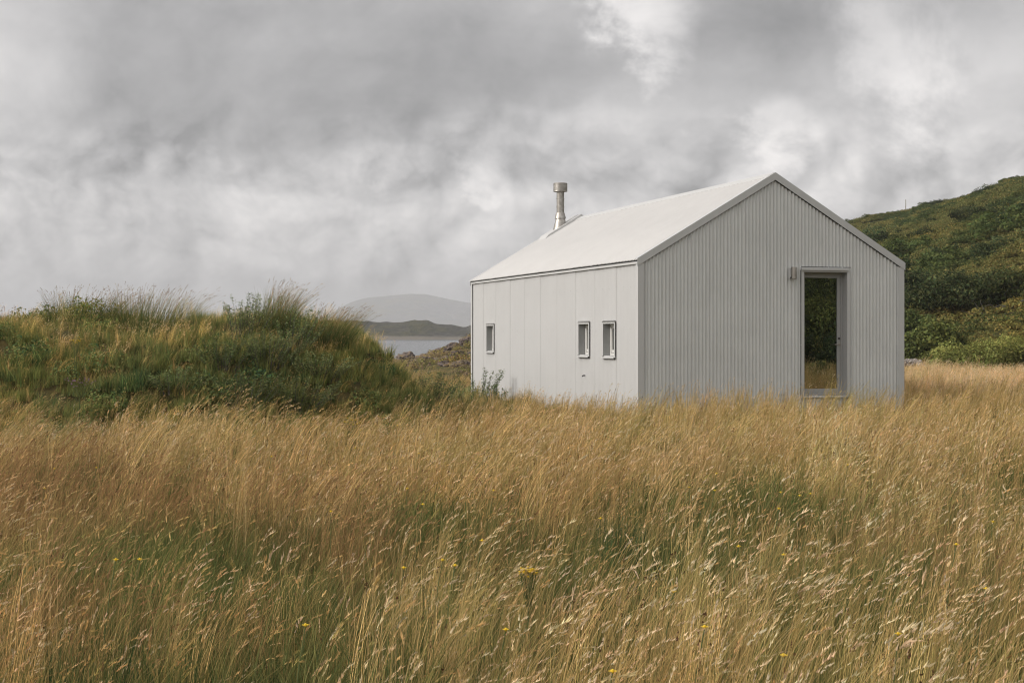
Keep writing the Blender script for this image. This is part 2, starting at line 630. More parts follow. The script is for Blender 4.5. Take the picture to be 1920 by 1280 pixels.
def m_rock(name, rock=(0.16, 0.135, 0.125), lich=(0.26, 0.22, 0.20), veg=(0.13, 0.115, 0.04), sc_=1.0, vegamt=0.5):
    m, n = mat(name)
    ge = n.new('ShaderNodeNewGeometry')
    p = ge.outputs['Position']
    a = n.noise(p, 0.9 * sc_, 6, 0.65)
    b = n.noise(p, 5 * sc_, 6, 0.7)
    c = n.mix(n.sstep(b, 0.35, 0.65), rock, lich)
    sx = n.new('ShaderNodeSeparateXYZ')
    n.put(sx.inputs[0], ge.outputs['Normal'])
    up = n.m('MULTIPLY', n.sstep(sx.outputs[2], 0.35, 0.85), n.sstep(a, 0.62 - 0.25 * vegamt, 0.66))
    c = n.mix(up, c, n.mix(n.sstep(b, 0.4, 0.6), veg, (veg[0] * 1.6, veg[1] * 1.3, veg[2])))
    return finish(m, n, principled(n, c, 0.9, 0, 0.2, bump=n.m('ADD', n.m('MULTIPLY', a, 2.0), b), bd=0.12 / sc_, bs=0.9))


M_ROCK = m_rock('shore_rock', (0.085, 0.070, 0.066), (0.20, 0.165, 0.155), (0.17, 0.135, 0.05), 1.0, 1.1)
M_PALEROCK = m_rock('pale_stone_surface', (0.20, 0.18, 0.16), (0.38, 0.34, 0.31), (0.30, 0.27, 0.22), 2.0, 0.2)
M_HEAD = m_rock('headland_rock', (0.020, 0.020, 0.018), (0.075, 0.07, 0.06), (0.042, 0.046, 0.018), 0.05, 1.1)
hn = NT(M_HEAD.node_tree)
_b = [q for q in M_HEAD.node_tree.nodes if q.type == 'BSDF_PRINCIPLED'][0]
_src = _b.inputs['Base Color'].links[0].from_socket
_g = hn.new('ShaderNodeNewGeometry')
_s = hn.new('ShaderNodeSeparateXYZ')
hn.put(_s.inputs[0], _g.outputs['Position'])
_z = hn.m('ADD', _s.outputs[2], hn.m('MULTIPLY', hn.noise(_g.outputs['Position'], .05, 4), -5.0))
M_HEAD.node_tree.links.new(hn.mix(hn.sstep(_z, -1.6, -3.4), _src, (0.17, 0.15, 0.12)), _b.inputs['Base Color'])   # bare stony beach along the water
M_FAR = m_rock('far_mountain', (0.10, 0.10, 0.10), (0.16, 0.15, 0.14), (0.10, 0.11, 0.08), 0.004, 1.0)

m, n = mat('sea_water')
ge = n.new('ShaderNodeNewGeometry')
st = n.new('ShaderNodeVectorMath', operation='MULTIPLY')
n.put(st.inputs[0], ge.outputs['Position'])
st.inputs[1].default_value = (0.45, 0.16, 1)
wv = n.noise(st.outputs[0], 1.0, 5, 0.6)
wv2 = n.noise(ge.outputs['Position'], 0.012, 3, 0.5)
M_WATER = finish(m, n, principled(n, n.mix(wv2, (0.05, 0.06, 0.07), (0.09, 0.10, 0.11)), 0.18, 0, 0.6, bump=wv, bd=1.2, bs=0.9))


# ------------------------------------------------------------------ ground, hill, sea, far land
def polar(name, material, zf, rings, angs, closed=False):
    rr, aa = np.meshgrid(rings, angs, indexing='ij')
    x, y = rr * np.sin(aa), rr * np.cos(aa)
    z = zf(x, y)
    nr, na = rr.shape
    v = np.stack([x, y, z], -1).reshape(-1, 3)
    i, k = np.meshgrid(np.arange(nr - 1), np.arange(na if closed else na - 1), indexing='ij')
    k2 = (k + 1) % na
    f = np.stack([i * na + k, (i + 1) * na + k, (i + 1) * na + k2, i * na + k2], -1).reshape(-1, 4)
    b = MB().add(v, f[:, ::-1])
    if closed:
        b.add([(0, 0, float(zf(0, 0)))], np.zeros((0, 3), int))
        c = b.n - 1
        b.f[-1] = np.array([(c, k, (k + 1) % na) for k in range(na)], np.int32)[:, ::-1]
    return b.build(name, material, smooth=True)


A = np.concatenate([np.linspace(-180, -32, 60, endpoint=False), np.linspace(-32, 32, 260, endpoint=False), np.linspace(32, 180, 60, endpoint=False)])
rings = np.concatenate([np.arange(0.8, 62, 0.26), 62 * 1.035 ** np.arange(0, 142)])
g = polar('ground', M_GROUND, ground_z, rings, np.radians(A), True)
tag(g, kind='structure', label='rough soil and thatch under the meadow grass', cat='ground')
A2 = np.radians(np.concatenate([np.linspace(3.2, 26, 150), np.linspace(26.6, 160, 120)]))
h = polar('hill', M_HILL, hill_z, np.concatenate([np.arange(14, 150, 0.8), np.arange(150, 330, 4)]), A2)
tag(h, kind='structure', label='scrub covered hillside rising behind the house on the right', cat='hill')

b = MB()
gx = np.linspace(-7000, 7000, 15)
gy = np.concatenate([[150, 400, 900], np.linspace(1500, 9000, 6)])
X, Y = np.meshgrid(gx, gy)
b.add(np.stack([X, Y, np.full_like(X, -1.72)], -1).reshape(-1, 3),
      [(j * 15 + i, j * 15 + i + 1, (j + 1) * 15 + i + 1, (j + 1) * 15 + i) for j in range(len(gy) - 1) for i in range(14)])
tag(b.build('sea', M_WATER), kind='structure', label='grey rippled water of the bay', cat='sea')


def ridge(name, label, D, prof, depth, base, material, seed, rough, nx=220, ny=26, cat='hill'):
    """far land: a body with its own depth; prof lists (bearing px, skyline row)"""
    px = np.array([p[0] for p in prof], float)
    py = np.array([p[1] for p in prof], float)
    xs = np.linspace((px[0] - 960) / FPX * D, (px[-1] - 960) / FPX * D, nx)
    hz = EYE + (HOR - np.interp(960 + xs / D * FPX, px, py)) / FPX * D
    t = np.linspace(0, 1, ny)
    shp = np.where(t < 0.5, ss(t, 0, 0.5) ** 0.8, 1 - ss(t, 0.5, 1.0))
    X, T = np.meshgrid(xs, t, indexing='ij')
    Yv = D + (T - 0.5) * depth
    Z = base + (hz[:, None] - base) * shp[None]
    Z = Z + rough * fbm(X / (depth * .16), Yv / (depth * .16), seed, 5) * np.clip(shp, 0, 1)[None] * 2.0 * (1 - 0.85 * np.exp(-((T - .5) / .03) ** 2)) + .35 * rough * fbm(X / (depth * .05), Yv / (depth * .3), seed + 9, 3) * shp[None]
    v = np.stack([X, Yv, Z], -1).reshape(-1, 3)
    f = [(i * ny + j, (i + 1) * ny + j, (i + 1) * ny + j + 1, i * ny + j + 1) for i in range(nx - 1) for j in range(ny - 1)]
    return tag(MB().add(v, f).build(name, material, smooth=True), kind='structure', label=label, cat=cat)


ridge('headland', 'dark rocky headland across the bay', 800,
      [(300, 612), (560, 606), (690, 602), (735, 605), (752, 604), (775, 601), (790, 601), (805, 601), (818, 606), (838, 610), (860, 611), (875, 611), (890, 606), (950, 598), (1080, 604), (1200, 622)],
      110, -2.6, M_HEAD, 51, 2.6, 300, 34, 'headland')
ridge('mountain', 'pale hazy mountain across the water', 5200,
      [(200, 640), (560, 622), (635, 584), (652, 572), (670, 563), (692, 557), (730, 554), (765, 552), (800, 553), (842, 562), (885, 569), (940, 572), (1060, 590), (1250, 618), (1400, 640)],
      1800, -10, M_FAR, 61, 10, 160, 24, 'mountain')

# ------------------------------------------------------------------ the house (local x along the gable, local y along the side wall)
W, L = 5.73, 11.72
EAVE, RISE = 3.045, 1.70
SL = RISE / (W / 2)
ROT = math.atan2(0.297, 0.955)
house = empty('cabin', (2.408, 27.0, 0.0), ROT)
tag(house, 'pale grey corrugated metal cabin with a pitched roof and glazed end door', 'cabin')
PITCH, DEEP = 0.0763, 0.0115
BASE = -0.12


def wave(s, lap=1.0668):
    """outward offset of the sheet at distance s along the wall; each sheet laps 3 mm over the next"""
    fr = (s / lap) % 1.0
    return DEEP * np.cos(2 * math.pi * s / PITCH) - 0.013 * fr


def wall_sheet(length, topf, holes, place, lap=1.0668):
    """corrugated wall. holes: (s0, s1, z0, z1). place(s, off, z) -> xyz"""
    b = MB()
    step = PITCH / 8
    ss_ = list(np.arange(0, length, step)) + [length]
    for h_ in holes:
        ss_ += [h_[0], h_[1]]
    ss_ += [k * lap - 1e-4 for k in range(1, int(length / lap) + 1)]
    ss_ = sorted(set(round(float(s), 5) for s in ss_ if 0 <= s <= length))
    quads, verts = [], []
    for a, c in zip(ss_[:-1], ss_[1:]):
        if c - a < 1e-6:
            continue
        mid = (a + c) / 2
        spans = [(BASE, None)]
        for (s0, s1, z0, z1) in holes:
            if s0 < mid < s1:
                spans = [(BASE, z0), (z1, None)]
        for lo, hi in spans:
            if hi is not None and hi <= lo:
                continue
            i = len(verts)
            ta, tb = (topf(a), topf(c)) if hi is None else (hi, hi)
            oa, oc = float(wave(a, lap)), float(wave(c, lap))
            verts += [place(a, oa, lo), place(c, oc, lo), place(c, oc, tb), place(a, oa, ta)]
            quads.append((i, i + 1, i + 2, i + 3))
    b.add(verts, quads)
    return b


def screws(b, s_list, z_list, place, holes, topf, r=0.011):
    for z in z_list:
        for s in s_list:
            if z > topf(s) - 0.15 or any(h_[0] - .03 < s < h_[1] + .03 and h_[2] - .03 < z < h_[3] + .03 for h_ in holes):
                continue
            zz = z + 0.012 * math.sin(s * 37.7 + z * 11)
            th = [k * math.pi / 3 for k in range(6)]
            ring0 = [place(s + r * math.cos(t), DEEP + 0.001, zz + r * math.sin(t)) for t in th]
            ring1 = [place(s + r * .7 * math.cos(t), DEEP + 0.009, zz + r * .7 * math.sin(t)) for t in th]
            b.add(ring0 + ring1, [(k, (k + 1) % 6, 6 + (k + 1) % 6, 6 + k) for k in range(6)])
            b.f.append(np.array([(6, 7 + k, 8 + k) for k in range(4)], np.int32) + b.n - 12)


def roofz(u):
    return EAVE + SL * (W / 2 - abs(u - W / 2))


DOOR = (3.498, 4.458, 0.42, 2.86)
WINS = [(1.232, 1.841), (2.694, 3.293), (9.644, 10.26)]
WZ0, WZ1 = 1.205, 1.845
gp = lambda s, o, z: (s, -o, z)                # gable facing the camera
sp = lambda s, o, z: (-o, s, z)                # long side facing the sun
bp = lambda s, o, z: (s, L + o, z)
rp = lambda s, o, z: (W + o, s, z)
gtop = lambda u: roofz(u) - 0.02
stop_ = lambda s: EAVE - 0.01
b = wall_sheet(W, gtop, [DOOR], gp)
screws(b, [PITCH * k for k in range(5, 75, 4)], [0.62, 1.42, 2.22, 2.95, 3.75], gp, [DOOR], gtop)
gw = b.build('gable_wall', M_GABLE, house, smooth=True)
holes = [(a, c, WZ0, WZ1) for a, c in WINS]
b = wall_sheet(L, stop_, holes, sp, 1.183)
screws(b, [PITCH * k for k in range(5, 153, 5)], [0.62, 1.72, 2.55], sp, holes, stop_, 0.009)
b.build('side_wall', M_SHEET, house, smooth=True)
b = wall_sheet(W, gtop, [], bp)
b.build('gable_wall', M_GABLE, house, smooth=True)
b = wall_sheet(L, stop_, [], rp)
b.build('side_wall', M_GABLE, house, smooth=True)

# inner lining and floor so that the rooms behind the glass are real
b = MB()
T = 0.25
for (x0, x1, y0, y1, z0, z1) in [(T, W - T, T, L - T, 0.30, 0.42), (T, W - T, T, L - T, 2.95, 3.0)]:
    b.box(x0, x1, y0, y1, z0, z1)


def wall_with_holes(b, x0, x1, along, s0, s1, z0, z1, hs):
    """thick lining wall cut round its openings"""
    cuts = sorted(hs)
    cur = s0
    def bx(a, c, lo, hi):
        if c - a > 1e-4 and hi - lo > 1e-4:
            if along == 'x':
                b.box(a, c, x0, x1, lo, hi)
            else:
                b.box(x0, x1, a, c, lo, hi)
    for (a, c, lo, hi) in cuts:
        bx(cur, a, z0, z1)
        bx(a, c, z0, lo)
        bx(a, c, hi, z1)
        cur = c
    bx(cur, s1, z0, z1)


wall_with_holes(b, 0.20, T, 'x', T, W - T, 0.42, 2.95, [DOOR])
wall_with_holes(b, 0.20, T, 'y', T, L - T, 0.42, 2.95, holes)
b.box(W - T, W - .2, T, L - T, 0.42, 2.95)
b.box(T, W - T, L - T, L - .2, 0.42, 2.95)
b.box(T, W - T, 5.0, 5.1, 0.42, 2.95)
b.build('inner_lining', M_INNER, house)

# footings hidden in the grass
b = MB()
b.box(0.05, W - 0.05, 0.05, L - 0.05, -0.3, 0.28)
b.build('plinth', M_DARK, house)

# roof slopes
LN = math.hypot(W / 2, RISE)
ca, sa = (W / 2) / LN, RISE / LN
OH = 0.055                                     # eave overhang


def roof_sheet(side):
    b = MB()
    step = PITCH / 8
    tt = np.concatenate([np.arange(-0.03, L + 0.03, step), [L + 0.03]])
    off = 0.012 * np.cos(2 * math.pi * tt / PITCH) + 0.022 + 0.004 * ((tt / 1.183) % 1.0)
    rows = np.array([-OH, LN * 0.5, LN])
    vs = []
    for r in rows:
        u = r * ca - off * sa
        z = EAVE + r * sa + off * ca + 0.012
        x = u if side == 0 else W - u
        vs.append(np.stack([x, tt, z], -1))
    v = np.concatenate(vs)
    nt = len(tt)
    f = [(j * nt + i, j * nt + i + 1, (j + 1) * nt + i + 1, (j + 1) * nt + i) for j in range(2) for i in range(nt - 1)]
    f = np.array(f)
    if side == 0:
        f = f[:, ::-1]
    # a second skin 3 mm below gives the edge its thickness
    b.add(v, f)
    v2 = v.copy()
    v2[:, 2] -= 0.003
    b.add(v2, f[:, ::-1])
    e = [(i, i + 1, i + 1 + len(v), i + len(v)) for i in range(nt - 1)]
    b.f.append(np.array(e, np.int32))
    return b


M_ROOF = m_painted('roof_sheet_metal', (0.52, 0.512, 0.50), 0.55, 0.03)
roof = roof_sheet(0).build('roof', M_ROOF, house, smooth=False)
rf2 = roof_sheet(1).build('roof', M_ROOF, house, smooth=False)
for p in (roof, rf2):
    p.data.polygons.foreach_set('use_smooth', np.full(len(p.data.polygons), True))
# dark closure strip under the wavy eave
b = MB()
b.box(-0.020, 0.03, 0.0, L, EAVE - 0.022, EAVE - 0.006)
b.box(W - 0.03, W + 0.020, 0.0, L, EAVE - 0.034, EAVE - 0.006)
b.build('eave_closure', M_DARK, house)
b = MB()
b.box(-0.036, -0.024, -0.01, L + 0.01, EAVE - 0.075, EAVE - 0.028)
b.build('eave_trim', M_TRIM, house)
# ridge cap
RZ = EAVE + RISE
b = MB()
cw = 0.17
z0 = RZ + 0.062
for sgn in (-1, 1):
    xe, ze = W / 2 + sgn * cw, z0 - cw * SL
    poly = [(W / 2, z0), (xe, ze), (xe, ze - 0.022), (xe - sgn * .003, ze - 0.022), (xe - sgn * 0.003, ze - 0.004), (W / 2, z0 - 0.004)]
    b.prism(poly if sgn > 0 else poly[::-1], 'y', 0.03, L - 0.03)
b.build('ridge_cap', M_TRIM, roof)
# dark profile filler under the ridge cap edge
b = MB()
for sgn in (-1, 1):
    xe, ze = W / 2 + sgn * (cw - .012), z0 - (cw - .012) * SL
    b.prism([(xe, ze - 0.045), (xe + sgn * .006, ze - .045), (xe + sgn * .006, ze - 0.01), (xe, ze - 0.01)], 'y', 0.05, L - 0.05)
b.build('ridge_filler', M_DARK, roof)

# verge trims: folded plates over both gable edges
FACE = 0.125
for (ya, yb, yt0, yt1) in [(-0.034, -0.029, -0.034, 0.13), (L + 0.029, L + 0.034, L - 0.13, L + 0.034)]:
    for sgn in (-1, 1):
        def X(r):            # distance in from the eave corner, horizontally
            return r if sgn < 0 else W - r
        r0, r1 = -0.045, W / 2
        ztop = lambda r: EAVE + 0.052 + r * SL
        b = MB()
        dz = FACE / ca
        b.prism([(X(r0), ztop(r0)), (X(r1), ztop(r1)), (X(r1), ztop(r1) - dz), (X(r0), ztop(r0) - dz)], 'y', ya, yb)
        b.prism([(X(r0), ztop(r0) + .004), (X(r1), ztop(r1) + .004), (X(r1), ztop(r1)), (X(r0), ztop(r0))], 'y', yt0, yt1)
        b.build('verge_trim', M_GREYTRIM if ya < 0 else M_TRIM, roof)
# dark strip added to draw the shadow line behind the verge trims
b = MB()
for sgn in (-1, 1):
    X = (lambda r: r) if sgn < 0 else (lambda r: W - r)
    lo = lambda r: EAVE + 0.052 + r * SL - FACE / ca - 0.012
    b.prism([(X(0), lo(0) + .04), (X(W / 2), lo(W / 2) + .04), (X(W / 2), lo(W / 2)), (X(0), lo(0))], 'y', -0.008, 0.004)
b.build('verge_shadow_strip', M_DARK, roof)

# corner trims
cz = EAVE - 0.06
def ltrim(x0, x1, y0, y1, m_):
    MB().box(x0, x1, y0, y1, BASE, cz).build('corner_trim', m_, house)
ltrim(-0.022, 0.10, -0.024, -0.019, M_GREYTRIM)
ltrim(-0.027, -0.0225, -0.024, 0.085, M_TRIM)
ltrim(W - 0.10, W + 0.022, -0.024, -0.019, M_GREYTRIM)
ltrim(W + 0.0225, W + 0.027, -0.024, 0.085, M_TRIM)
ltrim(-0.027, -0.0225, L - 0.10, L + 0.024, M_TRIM)
ltrim(W + 0.0225, W + 0.027, L - 0.10, L + 0.024, M_TRIM)

# windows in the long side
for wi, (s0, s1) in enumerate(WINS):
    win = MB()
    dp = 0.125
    # lining of the opening: four plates from the wall face inwards
    t = 0.006
    win.box(-0.020, dp + .05, s0 - t, s0, WZ0 - t, WZ1 + t)
    win.box(-0.020, dp + .05, s1, s1 + t, WZ0 - t, WZ1 + t)
    win.box(-0.020, dp + .05, s0, s1, WZ1, WZ1 + t)
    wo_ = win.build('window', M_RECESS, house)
    tr = MB()
    # face surround, 35 mm wide, standing proud of the corrugation
    fw = 0.045
    tr.box(-0.026, -0.020, s0 - fw, s0, WZ0 - 0.005, WZ1 + fw)
    tr.box(-0.026, -0.020, s1, s1 + fw, WZ0 - 0.005, WZ1 + fw)
    tr.box(-0.0265, -0.0205, s0, s1, WZ1, WZ1 + fw)
    tr.build('surround', M_TRIM, wo_)
    hd = MB()
    hd.box(-0.052, -0.010, s0 - fw - .01, s1 + fw + .01, WZ1 + fw + .001, WZ1 + fw + .008)
    hd.build('drip_flashing', M_TRIM, wo_)
    sg = MB()
    sg.box(-0.018, -0.0115, s0 - fw - .012, s0 - fw - .001, WZ0 - .03, WZ1 + fw)
    sg.box(-0.018, -0.0115, s1 + fw + .001, s1 + fw + .012, WZ0 - .03, WZ1 + fw)
    sg.box(-0.014, -0.0105, s0 - fw, s1 + fw, WZ1 + fw + .009, WZ1 + fw + .018)
    sg.box(-0.014, -0.0105, s0 - fw, s1 + fw, WZ0 - .065, WZ0 - .045)
    sg.build('seal', M_DARK, wo_)
    sl = MB()
    sl.prism([(-0.055, WZ0 - .030), (dp + .05, WZ0 - .004), (dp + .05, WZ0 - .012), (-0.049, WZ0 - .038), (-0.049, WZ0 - .055), (-0.055, WZ0 - .055)], 'y', s0 - fw, s1 + fw)
    sl.build('sill', M_TRIM, wo_)
    fr = MB()
    k = 0.062
    fr.box(dp, dp + .05, s0 + .003, s0 + k, WZ0, WZ1 - .003)
    fr.box(dp, dp + .05, s1 - k, s1 - .003, WZ0, WZ1 - .003)
    fr.box(dp, dp + .05, s0 + k, s1 - k, WZ1 - k, WZ1 - .003)
    fr.box(dp, dp + .05, s0 + k, s1 - k, WZ0, WZ0 + 0.05)
    # opening sash
    k2 = 0.028
    fr.box(dp + .012, dp + .045, s0 + k, s0 + k + k2, WZ0 + .058, WZ1 - k)
    fr.box(dp + .012, dp + .045, s1 - k - k2, s1 - k, WZ0 + .058, WZ1 - k)
    fr.box(dp + .012, dp + .045, s0 + k + k2, s1 - k - k2, WZ1 - k - k2, WZ1 - k)
    fr.box(dp + .006, dp + .045, s0 + k + k2, s1 - k - k2, WZ0 + .058, WZ0 + .115)
    fr.build('frame', M_FRAME, wo_)
    MB().box(dp + .028, dp + .032, s0 + k + k2 - .005, s1 - k - k2 + .005, WZ0 + .11, WZ1 - k - k2 + .005).build('pane', M_GLASS, wo_)

# door in the gable
d0, d1, dz0, dz1 = DOOR
dp = 0.156
door = MB()
t = 0.006
door.box(d0 - t, d0, -0.020, dp + .07, dz0 - t, dz1 + t)
door.box(d1, d1 + t, -0.020, dp + .07, dz0 - t, dz1 + t)
door.box(d0, d1, -0.020, dp + .07, dz1, dz1 + t)
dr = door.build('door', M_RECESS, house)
s_ = MB()
s_.box(d0 - .062, d0, -0.026, -0.020, dz0 - .05, dz1 + .04)
s_.box(d1, d1 + .066, -0.026, -0.020, dz0 - .05, dz1 + .04)
s_.build('surround', M_GREYTRIM, dr)
s_ = MB()
s_.box(d0 - .075, d0 - .0625, -0.018, -0.008, dz0 - .05, dz1 + .04)
s_.box(d0 - .06, d1 + .09, -0.014, -0.009, dz1 + .096, dz1 + .108)
s_.build('seal', M_DARK, dr)
s_ = MB()
s_.prism([(-0.060, dz1 + .035), (-0.060, dz1 + .085), (-0.012, dz1 + .095), (-0.012, dz1 + .089), (-0.055, dz1 + .080), (-0.055, dz1 + .035)], 'x', d0 - .075, d1 + .02)
s_.box(d0 - .062, d1 + .02, -0.0265, -0.0205, dz1, dz1 + .06)
s_.build('head_flashing', M_GREYTRIM, dr)
f_ = MB()
f_.box(d0 + .002, d0 + .045, dp, dp + .07, dz0, dz1 - .002)
f_.box(d1 - .045, d1 - .002, dp, dp + .07, dz0, dz1 - .002)
f_.box(d0 + .045, d1 - .045, dp, dp + .07, dz1 - .05, dz1 - .002)
f_.box(d0 + .045, d1 - .045, dp, dp + .07, dz0, dz0 + .05)
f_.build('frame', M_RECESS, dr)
f_ = MB()
k = 0.045 + .004
r_ = 0.062
f_.box(d0 + k, d0 + k + r_, dp + .01, dp + .06, dz0 + .054, dz1 - .054)
f_.box(d1 - k - r_, d1 - k, dp + .01, dp + .06, dz0 + .054, dz1 - .054)
f_.box(d0 + k + r_, d1 - k - r_, dp + .01, dp + .06, dz1 - .054 - .05, dz1 - .054)
f_.box(d0 + k + r_, d1 - k - r_, dp + .01, dp + .06, dz0 + .054, dz0 + .13)
f_.build('leaf_frame', M_RECESS, dr)
MB().box(d0 + k + r_ - .006, d1 - k - r_ + .006, dp + .032, dp + .038, dz0 + .125, dz1 - .1).build('pane', M_GLASS, dr)
sx_ = d1 - k - r_ / 2
hb = MB()
hz_ = 1.43
hb.tube([(sx_, dp + .008, hz_), (sx_, dp - .045, hz_)], 0.010, 10)
hb.tube([(sx_ + .006, dp - .045, hz_), (sx_ - .125, dp - .047, hz_)], 0.009, 10)
hb.tube([(sx_, dp + .012, hz_), (sx_, dp + .000, hz_)], 0.026, 16)
hb.build('handle', M_STEEL, dr, smooth=False)
lk = MB()
lk.tube([(sx_, dp + .012, hz_ + .12), (sx_, dp - .004, hz_ + .12)], 0.024, 16)
lk.box(sx_ - .004, sx_ + .004, dp - .012, dp - .004, hz_ + .105, hz_ + .135)
lk.build('lock', M_DARK, dr)
st_ = MB()
st_.box(d0 - .02, d1 + .02, -0.05, dp, dz0 - .035, dz0 - .008)
st_.build('threshold', M_GREYTRIM, dr)

# flue
fr_, ft = 2.37, 11.32
fx = fr_
fz = EAVE + fr_ * SL
flue = MB()
flue.lathe([(0.102, fz - .1), (0.102, fz + .60), (0.109, fz + .605), (0.109, fz + .625), (0.102, fz + .63), (0.102, fz + .83), (0.109, fz + .835),
            (0.109, fz + .855), (0.102, fz + .86), (0.102, 5.49)], 32, (fx, ft))
ch = flue.build('chimney', M_STEEL, house, smooth=False)
c_ = MB()
c_.lathe([(0.0, 5.72), (0.178, 5.715), (0.19, 5.70), (0.19, 5.50), (0.193, 5.49), (0.183, 5.485), (0.10, 5.495)], 36, (fx, ft))
c_.build('cowl', M_STEEL, ch, smooth=False)
c_ = MB()
c_.lathe([(0.114, fz + .46), (0.120, fz + .45), (0.150, fz + .32), (0.153, fz + .305), (0.12, fz + .305)], 32, (fx, ft))
c_.build('storm_collar', M_STEEL, ch, smooth=False)
c_ = MB()
th = np.linspace(0, 2 * math.pi, 32, endpoint=False)
top = np.stack([fx + .128 * np.cos(th), ft + .128 * np.sin(th), np.full(32, fz + .30)], -1)
bx_ = fx - 0.03 + .185 * np.cos(th)
bot = np.stack([bx_, ft + .185 * np.sin(th), EAVE + bx_ * SL + .062], -1)
c_.add(np.concatenate([top, bot]), [(i, 32 + i, 32 + (i + 1) % 32, (i + 1) % 32) for i in range(32)])
c_.build('flashing_cone', M_STEEL, ch, smooth=True)
c_ = MB()
zz = lambda u, o: EAVE + u * SL + o
u0, u1 = 1.82, W / 2
for (y0, y1) in [(11.03, 11.66)]:
    c_.prism([(u0, zz(u0, .036)), (u0 + .12, zz(u0 + .12, .105)), (u1, zz(u1, .125)), (u1, zz(u1, .03)), (u0, zz(u0, .025))][::-1], 'y', y0, y1)
    c_.prism([(u1, zz(u1, .125)), (u1 + .32, zz(u1 - .32, .09)), (u1 + .32, zz(u1 - .32, .03)), (u1, zz(u1, .03))][::-1], 'y', y0, y1)
c_.build('flashing_tray', M_TRIM, ch)

# wall lamp by the door
lx, lz = 3.215, 2.83
lamp = empty('wall_lamp', house.matrix_basis @ Vector((lx, -0.03, lz)), ROT)
tag(lamp, 'small cylindrical metal wall lamp left of the glazed door', 'lamp')
b = MB()
b.lathe([(0.0, 0.125), (0.047, 0.122), (0.052, 0.115), (0.052, -0.105), (0.047, -0.115), (0.0, -0.115)], 24, (0.015, -0.075))
b.build('housing', M_STEEL, lamp, smooth=False)
b = MB()
b.box(-0.055, -0.035, -0.045, 0.018, -0.10, 0.10)
b.box(-0.035, 0.05, -0.022, 0.018, -0.09, 0.09)
b.build('bracket', M_GREYTRIM, lamp)
b = MB()
b.tube([(-0.045, -0.05, -0.085), (-0.045, -0.066, -0.09)], 0.014, 10)
b.build('sensor', M_DARK, lamp)

# small vent stub low on the side wall
b = MB()
v0 = house.matrix_basis @ Vector((-0.03, 2.93, 0.77))
b.tube([(0, 0, 0), (-0.05, 0, 0), (-0.065, 0, -0.02)], 0.014, 10)
vo = b.build('vent_pipe', M_DARK, house)
vo.location = (-0.005, 2.93, 0.77)


# ------------------------------------------------------------------ vegetation
def ribbon(b, base, h, lean, yaw, w_, col0, col1, bend=1.0, seg=4, jitter=None, wtip=0.15):
    """n curved blades. base (n,3); h, yaw, w_ (n,); lean (n,2) horizontal travel of the tip"""
    n = len(h)
    t = np.linspace(0, 1, seg + 1)
    bend = np.broadcast_to(bend, (n,))
    tt = t[None, :]
    path = np.empty((n, seg + 1, 3))
    k = tt ** (1.0 + bend[:, None])
    path[..., 0] = base[:, None, 0] + lean[:, None, 0] * k
    path[..., 1] = base[:, None, 1] + lean[:, None, 1] * k
    L2 = np.hypot(lean[:, 0], lean[:, 1])[:, None]
    path[..., 2] = base[:, None, 2] + h[:, None] * (tt - 0.18 * (L2 / np.maximum(h[:, None], .01)) * tt ** 3)
    wd = w_[:, None] * (1 - (1 - wtip) * tt ** 1.5) * 0.5
    sx, sy = np.cos(yaw)[:, None] * wd, np.sin(yaw)[:, None] * wd
    lft = path.copy()
    rgt = path.copy()
    lft[..., 0] -= sx
    lft[..., 1] -= sy
    rgt[..., 0] += sx
    rgt[..., 1] += sy
    v = np.stack([lft, rgt], 2).reshape(-1, 3)
    cc = col0[:, None, :] * (1 - tt[..., None]) + col1[:, None, :] * tt[..., None]
    c = np.repeat(cc[:, :, None, :], 2, 2).reshape(-1, 3)
    i = (np.arange(n) * (seg + 1) * 2)[:, None] + (np.arange(seg) * 2)[None, :]
    f = np.stack([i, i + 1, i + 3, i + 2], -1).reshape(-1, 4)
    b.add(v, f, c)
    return path


def heads(b, tip, dirv, ln, wd, col, nfl, r, droop=0.5):
    """feathery seed heads: small flakes along a drooping axis"""
    n = len(tip)
    t = r.uniform(0, 1, (n, nfl))
    ax = dirv[:, None, :] * (t[..., None] * ln[:, None, None])
    ax[..., 2] -= (t ** 2) * ln[:, None] * droop * 0.6
    prof = np.sin(np.clip(t * 0.9 + 0.08, 0, 1) * math.pi) ** 0.7
    o = r.normal(0, 1, (n, nfl, 3))
    o /= np.linalg.norm(o, axis=-1, keepdims=True)
    p = tip[:, None, :] + ax + o * (wd[:, None] * prof * r.uniform(.2, .7, (n, nfl)))[..., None]
    d1 = dirv[:, None, :] + r.normal(0, .22, (n, nfl, 3))
    d1 /= np.linalg.norm(d1, axis=-1, keepdims=True)
    d2 = np.cross(d1, r.normal(0, 1, (n, nfl, 3)))
    d2 /= np.linalg.norm(d2, axis=-1, keepdims=True) + 1e-9
    fl = (ln[:, None] * r.uniform(.14, .26, (n, nfl)))[..., None]
    fw = (wd[:, None] * r.uniform(.35, .6, (n, nfl)))[..., None]
    v = np.stack([p - d2 * fw, p + d1 * fl, p + d2 * fw], 2).reshape(-1, 3)
    c = np.repeat((col[:, None, :] * r.uniform(.8, 1.2, (n, nfl, 1)))[:, :, None, :], 3, 2).reshape(-1, 3)
    b.add(v, np.arange(n * nfl * 3).reshape(-1, 3), c)


def pal(r, n, cols, var=0.18):
    cols = np.array(cols)
    c = cols[r.integers(0, len(cols), n)]
    return c * (1 + r.normal(0, var, (n, 1))) * (1 + r.normal(0, 0.03, (n, 3)))


